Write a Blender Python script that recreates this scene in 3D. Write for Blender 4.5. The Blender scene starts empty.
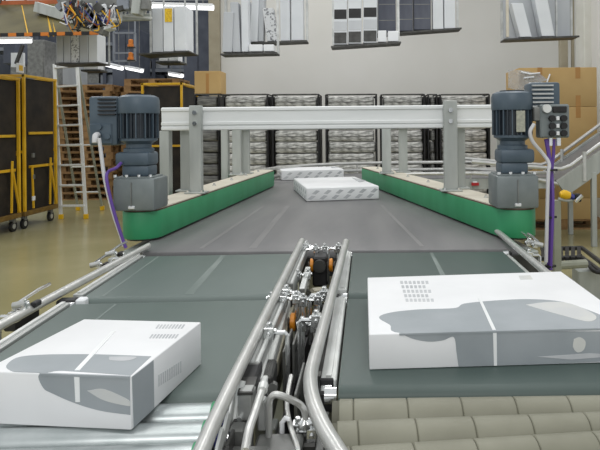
import bpy, bmesh, math, random
from mathutils import Vector, Matrix
random.seed(7)
S = bpy.context.scene
C = S.collection
PI = math.pi

# ------------------------------------------------------------------ camera, world, lights
CZ, BZ, ROLL, F = 1.5, 0.85, 0.009, 600.0
cam = bpy.data.cameras.new('camera')
cam.sensor_width = 36; cam.lens = 36
cam.shift_x = -66 / 600; cam.shift_y = -98 / 600
cam.clip_start = 0.05
co = bpy.data.objects.new('camera', cam); C.objects.link(co)
co.matrix_world = Matrix.Translation((0, 0, CZ)) @ Matrix.Rotation(PI / 2, 4, 'X') @ Matrix.Rotation(-ROLL, 4, 'Z')
S.camera = co
vs = S.view_settings
vs.view_transform = 'Standard'; vs.look = 'None'; vs.gamma = 1; vs.use_curve_mapping = False
vs.exposure = 0.12
w = bpy.data.worlds.new('hall_light'); S.world = w; w.use_nodes = True
bg = w.node_tree.nodes['Background']
bg.inputs[0].default_value = (0.96, 0.985, 1.0, 1); bg.inputs[1].default_value = 0.66

def area(name, loc, sx, sy, power, rot=(0, 0, 0), col=(1, 0.99, 0.97)):
    l = bpy.data.lights.new(name, 'AREA'); l.shape = 'RECTANGLE'; l.size = sx; l.size_y = sy
    l.energy = power; l.color = col
    o = bpy.data.objects.new(name, l); C.objects.link(o); o.location = loc; o.rotation_euler = rot
# rows of ceiling fluorescent lamps over the hall (all above the frame)
for i, (x, y, p) in enumerate([(-1.2, 1.0, 60), (0.9, 1.2, 60), (-1.2, 4.0, 75), (1.0, 4.2, 75), (-0.5, 7.4, 110), (2.2, 8.2, 90),
                               (-4.2, 6.5, 120), (-5.5, 11.5, 100), (-1.0, 9.8, 110), (-9.0, 14.5, 110)]):
    area('ceiling_and_fill_light', (x, y, 5.2), 0.5, 2.6, p * .3)

area('ceiling_and_fill_light', (-.3, -3.2, 4.6), 3.5,   .6, 78, (math.radians(42), 0, 0))  # added fill light behind the camera, brightens the front faces

# ------------------------------------------------------------------ pixel measuring helpers (measured on the 600x450 frame)
def ray(u, v):
    x, y = u - 366, 127 - v
    return (x + ROLL * y) / F, (y - ROLL * x) / F
def PZ(u, v, z):
    rx, ry = ray(u, v); t = (z - CZ) / ry
    return Vector((rx * t, t, z))
def PY(u, v, Y):
    rx, ry = ray(u, v)
    return Vector((rx * Y, Y, CZ + ry * Y))
def hit(u, v, p0, n):
    rx, ry = ray(u, v); d = Vector((rx, 1, ry)); o = Vector((0, 0, CZ))
    return o + d * ((p0 - o).dot(n) / d.dot(n))

# ------------------------------------------------------------------ materials
def lin(c):
    return tuple(((k / 255) / 12.92 if k / 255 <= 0.04045 else ((k / 255 + 0.055) / 1.055) ** 2.4) for k in c) + (1,)
MATS = {}
def mat(name, c1, c2=None, rough=0.5, metal=0.0, scale=8.0, bump=0.0, stretch=None, emit=None, alpha=None, detail=4, lo=0.35, hi=0.65, trans=0):
    if name in MATS: return MATS[name]
    m = bpy.data.materials.new(name); m.use_nodes = True
    nt = m.node_tree; b = nt.nodes['Principled BSDF']
    b.inputs['Roughness'].default_value = rough; b.inputs['Metallic'].default_value = metal
    b.inputs['Base Color'].default_value = lin(c1)
    if c2 or bump:
        tc = nt.nodes.new('ShaderNodeTexCoord'); mp = nt.nodes.new('ShaderNodeMapping')
        nt.links.new(tc.outputs['Object'], mp.inputs[0])
        if stretch: mp.inputs['Scale'].default_value = stretch
        n = nt.nodes.new('ShaderNodeTexNoise'); n.inputs['Scale'].default_value = scale; n.inputs['Detail'].default_value = detail
        nt.links.new(mp.outputs[0], n.inputs['Vector'])
        if c2:
            r = nt.nodes.new('ShaderNodeValToRGB')
            r.color_ramp.elements[0].color = lin(c1); r.color_ramp.elements[1].color = lin(c2)
            r.color_ramp.elements[0].position = lo; r.color_ramp.elements[1].position = hi
            nt.links.new(n.outputs[0], r.inputs[0]); nt.links.new(r.outputs[0], b.inputs['Base Color'])
        if bump:
            bp = nt.nodes.new('ShaderNodeBump'); bp.inputs['Strength'].default_value = bump; bp.inputs['Distance'].default_value = 0.01
            nt.links.new(n.outputs[0], bp.inputs['Height']); nt.links.new(bp.outputs[0], b.inputs['Normal'])
    if emit:
        b.inputs['Emission Color'].default_value = lin(emit[0]); b.inputs['Emission Strength'].default_value = emit[1]
    if alpha is not None:
        b.inputs['Alpha'].default_value = alpha
    if trans: b.inputs['Transmission Weight'].default_value = trans
    MATS[name] = m
    return m
M = lambda n: MATS[n]
mat('floor', (154, 148, 109), (165, 159, 121), 0.22, 0, 1.2, 0.03)
mat('wall', (205, 204, 199), (210, 209, 205), 0.8, 0, 0.8)
mat('wall_dark', (72, 77, 86), (94, 99, 108), 0.8, 0, 1.5)
mat('column', (150, 142, 122), (166, 158, 138), 0.7, 0, 3)
mat('column_pale', (202, 202, 194), (212, 212, 206), 0.7, 0, 3)
mat('belt_green', (88, 101, 97), (96, 108, 104), 0.45, 0, 3, 0.02, (1, .25, 1))
mat('belt_dark', (64, 79, 75), (73, 87, 83), 0.45, 0, 3, 0.02, (1, .25, 1))
mat('belt_grey', (106, 106, 107), (122, 121, 121), 0.5, 0, 2.2, 0.02, (2, .35, 1))
mat('belt_scuff', (128, 138, 134), (98, 110, 106), 0.45, 0, 18, 0, (1, .15, 1))
mat('scuff_grey', (128, 127, 127), (116, 115, 115), 0.5, 0, 14, 0, (1, .15, 1))
mat('belt_edge', (52, 70, 68), None, 0.5)
mat('alu', (168, 170, 168), (196, 198, 196), 0.38, 0.55, 10, 0, (1, .1, 1))
mat('alu_bright', (205, 207, 204), (222, 224, 222), 0.38, 0.35, 10)
mat('tube', (196, 197, 194), (212, 212, 209), 0.33, 0.6, 12)
mat('chrome', (212, 214, 214), (232, 234, 234), 0.16, 0.9, 20)
mat('roller_steel', (172, 180, 180), (192, 198, 198), 0.3, 0.7, 12)
mat('galv', (166, 170, 166), (186, 190, 186), 0.5, 0.35, 9, 0, (1, 1, .2))
mat('beam', (222, 225, 224), (232, 234, 233), 0.5, 0.1, 9, 0, (.2, 1, 1))
mat('steel_dark', (60, 60, 58), (82, 82, 80), 0.45, 0.5, 14)
mat('steel_mid', (112, 113, 111), (136, 137, 134), 0.42, 0.5, 14)
mat('black', (20, 20, 22), (34, 34, 36), 0.55, 0, 10)
mat('tan_bar', (150, 145, 128), (164, 160, 142), 0.5, 0.2, 10)
mat('green', (46, 140, 92), (58, 150, 104), 0.45, 0, 6, 0, (1, 1, .3))
mat('deck', (200, 193, 176), (214, 208, 192), 0.6, 0, 5)
mat('deck_edge', (94, 74, 64), None, 0.7)
mat('motor', (68, 83, 95), (80, 94, 105), 0.42, 0.1, 9)
mat('motor_dark', (36, 44, 52), (50, 58, 66), 0.45, 0.1, 12)
mat('motor_plate', (150, 152, 140), (176, 176, 160), 0.4, 0.4, 60)
mat('gearcase', (110, 118, 119), (126, 133, 133), 0.42, 0.25, 7)
mat('white_cable', (206, 206, 208), None, 0.5)
mat('purple', (96, 66, 150), None, 0.45)
mat('blue', (52, 58, 130), None, 0.45)
mat('orange', (204, 128, 24), None, 0.4)
mat('roller_beige', (124, 123, 107), (136, 135, 119), 0.5, 0, 7, 0.02)
mat('roller_seam', (96, 95, 82), None, 0.7)
mat('carton_white', (226, 227, 228), (236, 237, 238), 0.55, 0, 3)
mat('print_dark', (146, 153, 157), (160, 166, 170), 0.5, 0, 5)
mat('print_mid', (176, 179, 182), (196, 198, 200), 0.5, 0, 9)
mat('print_light', (214, 214, 206), (198, 200, 200), 0.5, 0, 6)
mat('strap', (236, 238, 238), None, 0.3)
mat('wrap_side', (188, 188, 190), (232, 232, 234), 0.5, 0, 22, 0, None, None, None, 3, .42, .58)
mat('yellow', (216, 166, 24), (230, 184, 44), 0.45, 0, 6)
mat('cart_panel', (24, 21, 18), (52, 44, 36), 0.7, 0, 4)
mat('cart_deck', (96, 72, 30), (126, 98, 40), 0.7, 0, 8)
mat('wood', (122, 92, 58), (158, 124, 82), 0.8, 0, 6)
mat('carton', (182, 150, 97), (192, 161, 108), 0.75, 0, 2)
mat('tape', (172, 126, 66), None, 0.35)
mat('film', (214, 218, 220), (150, 152, 150), 0.25, 0, 9, 0.4)
mat('bundle_wrap', (112, 112, 108), (216, 216, 212), 0.3, 0, 11, 0.8, (1, 1, 4))  # pale end of the noise paints the film's white highlights
mat('bundle_dark', (84, 84, 82), (130, 130, 126), 0.4, 0, 9, 0.4, (1, 1, 4))
mat('panel_grey', (172, 176, 180), (190, 193, 196), 0.45, 0.2, 3, 0, (1, 1, .2))
mat('panel_pale', (212, 216, 220), (226, 229, 232), 0.5, 0, 3)
mat('panel_navy', (62, 66, 80), (84, 88, 100), 0.5, 0, 6, 0, (1, 1, .3))
mat('speckle', (212, 214, 216), (120, 122, 126), 0.5, 0, 38, 0, None, None, None, 2, .55, .62)
mat('sticker', (236, 196, 30), (196, 158, 40), 0.5, 0, 60)
mat('white', (236, 238, 240), None, 0.5)
mat('ladder', (226, 228, 226), None, 0.4, 0.1)
mat('hazard_orange', (206, 120, 40), None, 0.6)
mat('rust', (150, 78, 42), (172, 94, 52), 0.6, 0, 6)
mat('sheet', (88, 82, 54), (120, 112, 76), 0.35, 0, 2, 0.1, None, None, 0.8)
mat('lamp', (255, 255, 255), None, 0.5, emit=((250, 252, 255), 1.6))
mat('red', (180, 30, 36), None, 0.5)
mat('yellow_bright', (232, 184, 22), None, 0.4)
mat('rack_blue', (66, 72, 86), (82, 88, 102), 0.6, 0, 3)
mat('rack_beam', (120, 126, 136), (140, 146, 156), 0.6, 0, 3)
mat('post_green', (142, 144, 128), (156, 158, 142), 0.5, 0.1, 6)

# ------------------------------------------------------------------ mesh builder
ROOT = {}
class MB:
    def __init__(s): s.v = []; s.f = []
    def add(s, vs, fs):
        n = len(s.v); s.v += [Vector(p) for p in vs]; s.f += [tuple(i + n for i in f) for f in fs]; return s
    def hexa(s, b, t):   # bottom quad, top quad (both counter-clockwise from above)
        return s.add(list(b) + list(t), [(3, 2, 1, 0), (4, 5, 6, 7)] + [(i, (i + 1) % 4, 4 + (i + 1) % 4, 4 + i) for i in range(4)])
    def box(s, c, d, rz=0, mtx=None):
        x, y, z = [k / 2 for k in d]
        m = mtx or Matrix.Rotation(rz, 4, 'Z'); c = Vector(c)
        q = [(-x, -y), (x, -y), (x, y), (-x, y)]
        return s.hexa([c + m @ Vector((a, b, -z)) for a, b in q], [c + m @ Vector((a, b, z)) for a, b in q])
    def span(s, a, b):   # box from min corner to max corner
        return s.box([(i + j) / 2 for i, j in zip(a, b)], [abs(j - i) for i, j in zip(a, b)])
    def bar(s, p, q, wd, ht, up=(0, 0, 1)):
        p, q = Vector(p), Vector(q); d = (q - p).normalized(); up = Vector(up)
        if abs(d.dot(up)) > .98: up = Vector((0, 1, 0))
        r = d.cross(up).normalized() * wd / 2; u = r.cross(d).normalized() * ht / 2
        return s.hexa([p - r - u, p + r - u, q + r - u, q - r - u], [p - r + u, p + r + u, q + r + u, q - r + u])
    def tube(s, pts, r, n=10, smooth=0, cap=True):
        pts = [Vector(p) for p in pts]
        if smooth and len(pts) > 2: pts = crom(pts, smooth)
        rs = r if isinstance(r, (list, tuple)) else [r] * len(pts)
        prev = None; rings = []
        for i, p in enumerate(pts):
            d = (pts[min(i + 1, len(pts) - 1)] - pts[max(i - 1, 0)]).normalized()
            if prev is None:
                a = Vector((0, 0, 1)) if abs(d.z) < .9 else Vector((1, 0, 0)); e = d.cross(a).normalized()
            else: e = (prev - d * prev.dot(d)).normalized()
            prev = e; g = d.cross(e)
            rings.append([p + (e * math.cos(2 * PI * k / n) + g * math.sin(2 * PI * k / n)) * rs[i] for k in range(n)])
        vs = [q for ring in rings for q in ring]; fs = []
        for i in range(len(rings) - 1):
            fs += [(i * n + k, i * n + (k + 1) % n, (i + 1) * n + (k + 1) % n, (i + 1) * n + k) for k in range(n)]
        if cap: fs += [tuple(range(n - 1, -1, -1)), tuple((len(rings) - 1) * n + k for k in range(n))]
        return s.add(vs, fs)
    def cyl(s, p, q, r, n=14, r2=None): return s.tube([p, q], [r, r if r2 is None else r2], n)
    def lathe(s, prof, c=(0, 0, 0), n=20):   # profile of (radius, z) bottom to top, about a vertical axis
        c = Vector(c); vs = []; fs = []
        for r, z in prof: vs += [c + Vector((r * math.cos(2 * PI * k / n), r * math.sin(2 * PI * k / n), z)) for k in range(n)]
        for i in range(len(prof) - 1): fs += [(i * n + k, i * n + (k + 1) % n, (i + 1) * n + (k + 1) % n, (i + 1) * n + k) for k in range(n)]
        fs += [tuple(range(n - 1, -1, -1)), tuple((len(prof) - 1) * n + k for k in range(n))]
        return s.add(vs, fs)
    def prism(s, poly, z0, z1):
        n = len(poly)
        return s.add([(a, b, z0) for a, b in poly] + [(a, b, z1) for a, b in poly],
                     [tuple(range(n - 1, -1, -1)), tuple(range(n, 2 * n))] + [(i, (i + 1) % n, n + (i + 1) % n, n + i) for i in range(n)])
    def slab(s, pts, nrm, th):   # a thin solid polygon lying on a surface: pts on the surface, grown outwards by th
        nrm = Vector(nrm).normalized(); pts = [Vector(p) for p in pts]; n = len(pts)
        a = Vector((0, 0, 0))
        for i in range(n): a += pts[i].cross(pts[(i + 1) % n])
        if a.dot(nrm) < 0: pts.reverse()
        return s.add([p - nrm * th * .3 for p in pts] + [p + nrm * th for p in pts],
                     [tuple(range(n - 1, -1, -1)), tuple(range(n, 2 * n))] + [(i, (i + 1) % n, n + (i + 1) % n, n + i) for i in range(n)])
    def build(s, name, m, parent=None, bevel=0, seg=1, sharp=32):
        lo = Vector([min(p[i] for p in s.v) for i in range(3)]); hi = Vector([max(p[i] for p in s.v) for i in range(3)])
        off = ROOT[parent] if parent else Vector(((lo.x + hi.x) / 2, (lo.y + hi.y) / 2, lo.z))
        me = bpy.data.meshes.new(name); me.from_pydata([p - off for p in s.v], [], s.f)
        bm = bmesh.new(); bm.from_mesh(me)
        if bevel:
            ed = [e for e in bm.edges if len(e.link_faces) == 2 and e.calc_face_angle(0) > .6]
            bmesh.ops.bevel(bm, geom=ed, offset=bevel, segments=seg, affect='EDGES', profile=.5, clamp_overlap=True)
        for f in bm.faces: f.smooth = True
        bm.to_mesh(me); bm.free()
        me.set_sharp_from_angle(angle=math.radians(sharp))
        me.materials.append(M(m) if isinstance(m, str) else m)
        o = bpy.data.objects.new(name, me); C.objects.link(o)
        if parent: o.parent = parent; ROOT[o] = off
        else: o.location = off; ROOT[o] = off
        return o
def crom(p, k):
    q = [p[0] * 2 - p[1]] + p + [p[-1] * 2 - p[-2]]; out = []
    for i in range(1, len(q) - 2):
        for j in range(k):
            t = j / k
            out.append(.5 * ((2 * q[i]) + (-q[i - 1] + q[i + 1]) * t + (2 * q[i - 1] - 5 * q[i] + 4 * q[i + 1] - q[i + 2]) * t * t + (-q[i - 1] + 3 * q[i] - 3 * q[i + 1] + q[i + 2]) * t ** 3))
    return out + [p[-1]]
def tag(o, label, cat, group=None, kind=None):
    if label: o['label'] = label
    if cat: o['category'] = cat
    if group: o['group'] = group
    if kind: o['kind'] = kind
    return o
def thing(name, loc, label, cat, group=None):
    o = bpy.data.objects.new(name, None); C.objects.link(o); o.location = loc; o.empty_display_size = .1
    ROOT[o] = Vector(loc); return tag(o, label, cat, group)
def struct(o, label=None): o['kind'] = 'structure'; return tag(o, label, None)
def lab(o, t): o['label'] = t; return o
def kids(o): return [c for c in bpy.data.objects if c.parent == o]
CH = {}
def copy_tree(o, parent=None):
    c = o.copy(); C.objects.link(c); c.parent = parent
    for k in CH.get(o.name) or kids(o): copy_tree(k, c)
    return c

ORD = ['topmost', 'second from the top', 'third from the top', 'fourth from the top', 'fifth from the top', 'sixth from the top', 'seventh from the top', 'eighth from the top', 'ninth from the top', 'tenth from the top'] + ['%s from the floor' % w for w in ('eighth', 'seventh', 'sixth', 'fifth', 'fourth', 'third', 'second')] + ['lowest, on the floor']

# ------------------------------------------------------------------ setting
struct(MB().span((-26, -4, -.2), (12, 26, 0)).build('floor', 'floor'), 'glossy beige olive concrete hall floor')
WX = PY(221, 60, 12.0).x
struct(MB().span((WX, 12, 0), (12, 12.25, 6)).build('wall_back', 'wall'), 'plain light grey partition wall behind the wrapped stacks')
struct(MB().span((-26, 21, 0), (WX, 21.25, 6)).build('wall_far', 'wall_dark'), 'dark slate wall at the deep end of the hall')
tag(MB().span((WX - .22, 11.9, 0), (WX - .005, 12.3, 6)).build('building_column', 'column', bevel=.01), 'brownish concrete column at the edge of the grey partition wall', 'column')
p = PY(588, 40, 10.0)
tag(MB().span((p.x - .1, 9.9, 0), (p.x + .12, 10.3, 6)).build('building_column', 'column_pale', bevel=.01), 'pale painted column behind the brown cardboard cartons', 'column')
p = PY(597, 40, 9.6)
tag(MB().span((p.x + .02, 9.6, 0), (p.x + .5, 10.2, 6)).build('wall_panel', 'wall', bevel=.01), 'light grey wall panel beside the pale painted column', 'panel')
for (u, wd, m_, lb) in ((563, .13, 'column', 'grey brown steel post behind the cartons, wider of the pair'), (572.5, .05, 'column', 'slim grey brown steel post beside the wider post behind the cartons')):
    p = PY(u, 30, 10.6)
    tag(MB().span((p.x - wd / 2, 10.6 - wd / 2, 0), (p.x + wd / 2, 10.6 + wd / 2, 6)).build('steel_post', m_, bevel=.006), lb, 'post')

# ------------------------------------------------------------------ lane belt conveyors
def rot2(x, y, c, a): return (c[0] + (x - c[0]) * math.cos(a) - (y - c[1]) * math.sin(a), c[1] + (x - c[0]) * math.sin(a) + (y - c[1]) * math.cos(a))
LA = math.radians(2.6)      # the far-left lane stands slightly askew
def lane_belt(x0, x1, y0, y1, ang, piv, beltm, label, scuff=None, out=-1):
    P = lambda x, y, z: Vector((*rot2(x, y, piv, ang), z))
    c = P((x0 + x1) / 2, (y0 + y1) / 2, 0)
    t = thing('belt_conveyor', c, label, 'conveyor', 'lane belt conveyors')
    r = .035
    # belt loop: top run, rounded ends, bottom run
    prof = [(y0 + r + (r * math.cos(a)), BZ - r + r * math.sin(a)) for a in [PI / 2 + k * PI / 8 for k in range(9)]]
    prof += [(y1 - r + (r * math.cos(a)), BZ - r + r * math.sin(a)) for a in [-PI / 2 + k * PI / 8 for k in range(9)]]
    n = len(prof); b = MB()
    b.add([P(x0, y, z) for y, z in prof] + [P(x1, y, z) for y, z in prof],
          [tuple(range(n)), tuple(range(2 * n - 1, n - 1, -1))] + [(i, n + i, n + (i + 1) % n, (i + 1) % n) for i in range(n)])
    belt = b.build('belt', beltm, t)
    if scuff:
        q = MB()
        for xs, wd in scuff:
            q.hexa([P(xs - wd, y0 + .04, BZ - .001), P(xs + wd, y0 + .04, BZ - .001), P(xs + wd * .7, y1 - .04, BZ - .001), P(xs - wd * .7, y1 - .04, BZ - .001)],
                   [P(xs - wd, y0 + .04, BZ + .0006), P(xs + wd, y0 + .04, BZ + .0006), P(xs + wd * .7, y1 - .04, BZ + .0006), P(xs - wd * .7, y1 - .04, BZ + .0006)])
        lab(q.build('scuff_mark', 'belt_scuff', belt), 'pale worn streak along the belt')
    for x, s in ((x0, -1), (x1, 1)):
        dz = .032 if ang == 0 and s == 1 else 0
        f = MB().bar(P(x + s * .026, y0 + .04, BZ - .02 - dz), P(x + s * .026, y1 - .04, BZ - .02 - dz), .04, .06).build('side_frame', 'alu_bright' if s == 1 or ang == 0 else 'alu', t, .003)
        g = MB().bar(P(x + s * .026, y0 + .05, BZ + .012 - dz), P(x + s * .026, y1 - .05, BZ + .012 - dz), .014, .008).build('edge_strip', 'alu_bright', f)
        MB().bar(P(x + s * .026, y0 + .06, BZ - .12), P(x + s * .026, y1 - .06, BZ - .12), .03, .12).build('lower_rail', 'steel_mid', t, .003)
        for yy in (y0 + .012, y1 - .012):
            br = MB().bar(P(x + s * .008, yy, BZ - .03), P(x + s * .05, yy, BZ - .03), .035, .05).build('bearing_block', 'black', t, .004)
            MB().cyl(P(x + s * .004, yy, BZ - .02), P(x + s * .034, yy, BZ - .02), .022).build('roller_end', 'chrome', br)
        for yy in (y0 + .2, y1 - .2):
            MB().span(*[(P(x + s * .026, yy, 0) + Vector((-.03, -.03, 0))), (P(x + s * .026, yy, 0) + Vector((.03, .03, BZ - .17)))]).build('leg', 'galv', t, .004)
    if ang and y1 < 2.5:
        jb = MB().bar(P(x0 - .075, y1 + .015, BZ - .012), P(x0 - .005, y1 + .015, BZ - .012), .05, .04).build('joint_block', 'black', t, .006)
        MB().bar(P(x0 - .005, y1 + .015, BZ - .010), P(x0 + .03, y1 + .015, BZ - .010), .045, .04).build('joint_cap', 'white', jb, .006)
    return t
PIV = (-.30, 1.46)
lane_belt(-1.06, -.30, 1.465, 2.30, LA, PIV, 'belt_green', 'grey green belt conveyor between silver rollers and next belt, holding the smaller parcel', [(-.90, .006)])
lane_belt(-1.06, -.30, 2.33, 3.13, LA, PIV, 'belt_green', 'grey green belt conveyor with a broad pale scuff, feeding the wide charcoal belt', [(-.66, .018), (-.99, .006)])
lane_belt(-.075, .70, 1.484, 2.30, 0, PIV, 'belt_dark', 'dark grey green belt conveyor under the large flat parcel')
lane_belt(-.075, .70, 2.33, 3.13, 0, PIV, 'belt_dark', 'dark grey green belt conveyor between the large parcel and the wide merge belt', [(.33, .012)])

# ------------------------------------------------------------------ wide merge belt
t = thing('merge_conveyor', (-.3, 5.0, 0), 'wide charcoal belt conveyor narrowing between the two green side belts', 'conveyor')
poly = [(-1.19, 3.17), (.80, 3.17), (.80, 3.5), (.28, 7.07), (-1.20, 7.07), (-1.30, 3.6)]
b = MB().prism(poly, BZ - .06, BZ).build('belt', 'belt_grey', t, .012, 2)
q = MB()
for x0, x1, wd in ((-.62, -.66, .02), (-.9, -.86, .012), (.3, .12, .012)):
    q.hexa([(x0 - wd, 3.25, BZ - .001), (x0 + wd, 3.25, BZ - .001), (x1 + wd, 5.0, BZ - .001), (x1 - wd, 5.0, BZ - .001)],
           [(x0 - wd, 3.25, BZ + .0006), (x0 + wd, 3.25, BZ + .0006), (x1 + wd, 5.0, BZ + .0006), (x1 - wd, 5.0, BZ + .0006)])
lab(q.build('scuff_mark', 'scuff_grey', b), 'faint pale streaks on charcoal belt')
for pa, pb in (((-1.36, 3.2), (-1.36, 6.95)), ((.92, 3.3), (.34, 6.95)),):
    MB().bar((*pa, BZ - .11), (*pb, BZ - .11), .05, .14).build('side_frame', 'galv', t, .004)
MB().span((-1.3, 3.14, BZ - .13), (.9, 3.165, BZ - .03)).build('cross_member', 'steel_dark', t)
for x, y in ((-1.36, 3.7), (-1.36, 6.5), (.84, 3.7), (.42, 6.4)):
    MB().span((x - .035, y - .035, 0), (x + .035, y + .035, BZ - .18)).build('leg', 'galv', t, .004)

# ------------------------------------------------------------------ green vertical side belts
def side_belt(near, far, rad, label):
    near, far = Vector((*near, 0)), Vector((*far, 0)); d = (far - near).normalized(); n = Vector((-d.y, d.x, 0))
    z0, z1 = BZ + .012, BZ + .172
    def loop(r, k=9):
        out = []
        for c, a0 in ((near, PI / 2), (far, -PI / 2)):
            for i in range(k):
                a = a0 + PI * i / (k - 1)
                p = c + (d * math.cos(a) + n * math.sin(a)) * r
                out.append((p.x, p.y))
        return out
    t = thing('side_belt_guide', near, label, 'conveyor', 'green vertical side belts')
    g = MB().prism(loop(rad), z0, z1).build('green_belt', 'green', t, .006, 2)
    MB().prism(loop(rad - .004), z1, z1 + .006).build('deck_edge', 'deck_edge', t)
    MB().prism(loop(rad - .012), z1 + .006, z1 + .012).build('deck_plate', 'deck', t)
    MB().prism(loop(rad - .02), BZ + .002, z0).build('base_plate', 'steel_dark', t)
    L = (far - near).length
    for k in range(6):
        p = near + d * (L * (k + .7) / 6.2)
        MB().lathe([(.016, z1 + .010), (.016, z1 + .018), (.009, z1 + .02), (.009, z1 + .032)], p, 8).build('bolt', 'chrome', t)
    return d
GL0, GL1 = (-1.325, 3.56), (-1.13, 6.60)
GR0, GR1 = (.865, 3.50), (.06, 6.95)
side_belt(GL0, GL1, .115, 'green vertical side belt with cream deck, beside the yellow carts and step ladder')
side_belt(GR0, GR1, .115, 'green vertical side belt with cream deck, running out towards the brown cartons')
DZ = BZ + .184

# ------------------------------------------------------------------ gear motors
def gear_motor(x, y, s, label):
    t = thing('gear_motor', (x, y, DZ), label, 'motor', 'gear motors on the green side belts')
    def L(prof): return [(r, z) for r, z in prof]
    bx_ = x; x = x + s * .012 if s < 0 else x
    b = MB().box((bx_, y, DZ + .092), (.238, .24, .184)).build('gear_case', 'gearcase', t, .012, 2)
    MB().box((x, y - .122, DZ + .085), (.004, .008, .155)).build('case_seam', 'steel_mid', b)
    MB().box((x, y, DZ + .187), (.21, .21, .012)).build('cover_plate', 'gearcase', b, .003)
    MB().box((x, y - .121, DZ + .02), (.04, .012, .02)).build('drain_plug', 'chrome', b, .004)
    for dx in (-.1, -.035, .035, .1):
        MB().cyl((x + dx, y - .095, DZ + .19), (x + dx, y - .095, DZ + .205), .010, 6).build('bolt', 'chrome', t)
    # reduction gearbox: stepped block with flange collars
    MB().box((x - s * .005, y, DZ + .224), (.155, .16, .066)).build('gearbox_foot', 'motor', t, .015, 2)
    MB().box((x + s * .01, y, DZ + .293), (.195, .18, .08)).build('gearbox_body', 'motor', t, .018, 2)
    MB().lathe([(.086, DZ + .33), (.086, DZ + .352), (.072, DZ + .358), (.072, DZ + .378), (.092, DZ + .392), (.106, DZ + .398), (.106, DZ + .412)], (x, y, 0), 24).build('flange', 'motor', t)
    st = MB().lathe([(.097, DZ + .412), (.097, DZ + .562)], (x, y, 0), 28).build('stator', 'motor_dark', t)
    for k in range(28):
        a = 2 * PI * k / 28
        MB().box((x + .104 * math.cos(a), y + .104 * math.sin(a), DZ + .486), (.022, .006, .146), a).build('cooling_fin', 'motor_dark' if k % 2 else 'motor', st)
    cap = MB().lathe([(.117, DZ + .556), (.119, DZ + .562), (.119, DZ + .632), (.112, DZ + .652), (.088, DZ + .663), (.03, DZ + .666)], (x, y, 0), 28).build('fan_cap', 'motor', t)
    MB().lathe([(.07, DZ + .664), (.07, DZ + .670)], (x, y, 0), 20).build('fan_grille', 'motor_dark', cap)
    if s > 0: MB().box((x + s * .02, y - .116, DZ + .49), (.05, .008, .12)).build('type_plate', 'motor_plate', t, .002)
    return t
ML = (-1.325, 3.53); MR = (.850, 3.49)
mt = gear_motor(*ML, -1, 'slate blue gear motor with plain slotted terminal box, beside the step ladder')
x, y = ML
tb = MB().box((x - .195, y + .01, DZ + .515), (.165, .15, .285)).build('terminal_box', 'motor', mt, .015, 2)
for k in range(5):
    MB().box((x - .168, y - .07, DZ + .552 + k * .022), (.10, .02, .008)).build('cooling_slot', 'black', tb)
MB().box((x - .205, y - .068, DZ + .44), (.13, .012, .12)).build('box_lid', 'motor', tb, .006)
for dx, dz in ((-.215, .435), (-.16, .425), (-.21, .48)):
    MB().cyl((x + dx, y - .07, DZ + dz), (x + dx, y - .088, DZ + dz), .017, 10).build('screw_plug', 'motor', tb)
MB().tube([(x - .215, y - .085, DZ + .435), (x - .215, y - .115, DZ + .428), (x - .213, y - .125, DZ + .39)], .017, 10, 3).build('cable_gland', 'white_cable', tb)
mt = gear_motor(*MR, 1, 'slate blue gear motor with finned box and six socket module, near the brown cartons')
x, y = MR
tb = MB().box((x + .185, y + .04, DZ + .62), (.17, .16, .19)).build('terminal_box', 'motor', mt, .015, 2)
for k in range(6):
    MB().box((x + .165, y - .045, DZ + .575 + k * .024), (.12, .03, .009)).build('cooling_fin', 'alu', tb)
cm = MB().box((x + .215, y - .06, DZ + .49), (.165, .10, .19)).build('control_module', 'gearcase', mt, .008)
MB().box((x + .24, y - .115, DZ + .555), (.08, .014, .035)).build('display', 'black', cm, .004)
MB().cyl((x + .165, y - .105, DZ + .56), (x + .165, y - .135, DZ + .56), .024, 14).build('dial', 'alu_bright', cm)
for r in range(3):
    for c in range(2):
        a = (x + .195 + c * .065, y - .105, DZ + .505 - r * .042)
        MB().cyl(a, (a[0], a[1] - .03, a[2]), .018, 10).build('socket', 'black', cm)
    MB().box((x + .2275, y - .115, DZ + .505 - r * .042), (.018, .02, .022)).build('terminal', 'white', cm, .002)
for dx in (.20, .245):
    MB().cyl((x + dx, y - .07, DZ + .40), (x + dx, y - .07, DZ + .35), .014, 10).build('cable_gland', 'chrome', cm)
MB().box((x + .125, y - .07, DZ + .53), (.05, .06, .08)).build('junction_lug', 'steel_mid', cm, .006)

# motor cables
def cable(pts, r, m, label, sm=6):
    return tag(MB().tube([Vector(p) for p in pts], r, 8, sm).build('cable', m), label, 'cable')
YL = ML[1] - .14
cable([PY(99, 138, YL), PY(101, 152, YL), PY(105, 180, YL), PY(113, 212, YL), PY(121, 236, YL), PY(124, 246, YL)], .011, 'white_cable', 'white cable hanging from the terminal box beside the step ladder')
cable([PY(121, 163, ML[1] - .10), PY(116, 168, YL), PY(108, 172, YL), PY(107, 182, YL - .02), PY(114, 212, YL - .02), PY(123, 240, YL - .02), PY(126, 248, YL - .02)], .009, 'purple', 'purple cable looping down beside the white hanging cable')
x, y = MR
YR = y - .07
cable([PY(546, 139, YR), PY(549, 155, YR), PY(551, 172, YR), PY(551, 210, YR), PY(549, 262, YR), PY(549, 270, YR)], .012, 'purple', 'thick purple cable falling from the inner gland of the socket module')
cable([PY(554, 139, YR), PY(553.5, 155, YR), PY(552, 172, YR), PY(553, 205, YR - .03), PY(551, 262, YR - .03), PY(551, 270, YR - .03)], .009, 'purple', 'thinner purple cable falling from the outer gland of the socket module')
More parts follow.
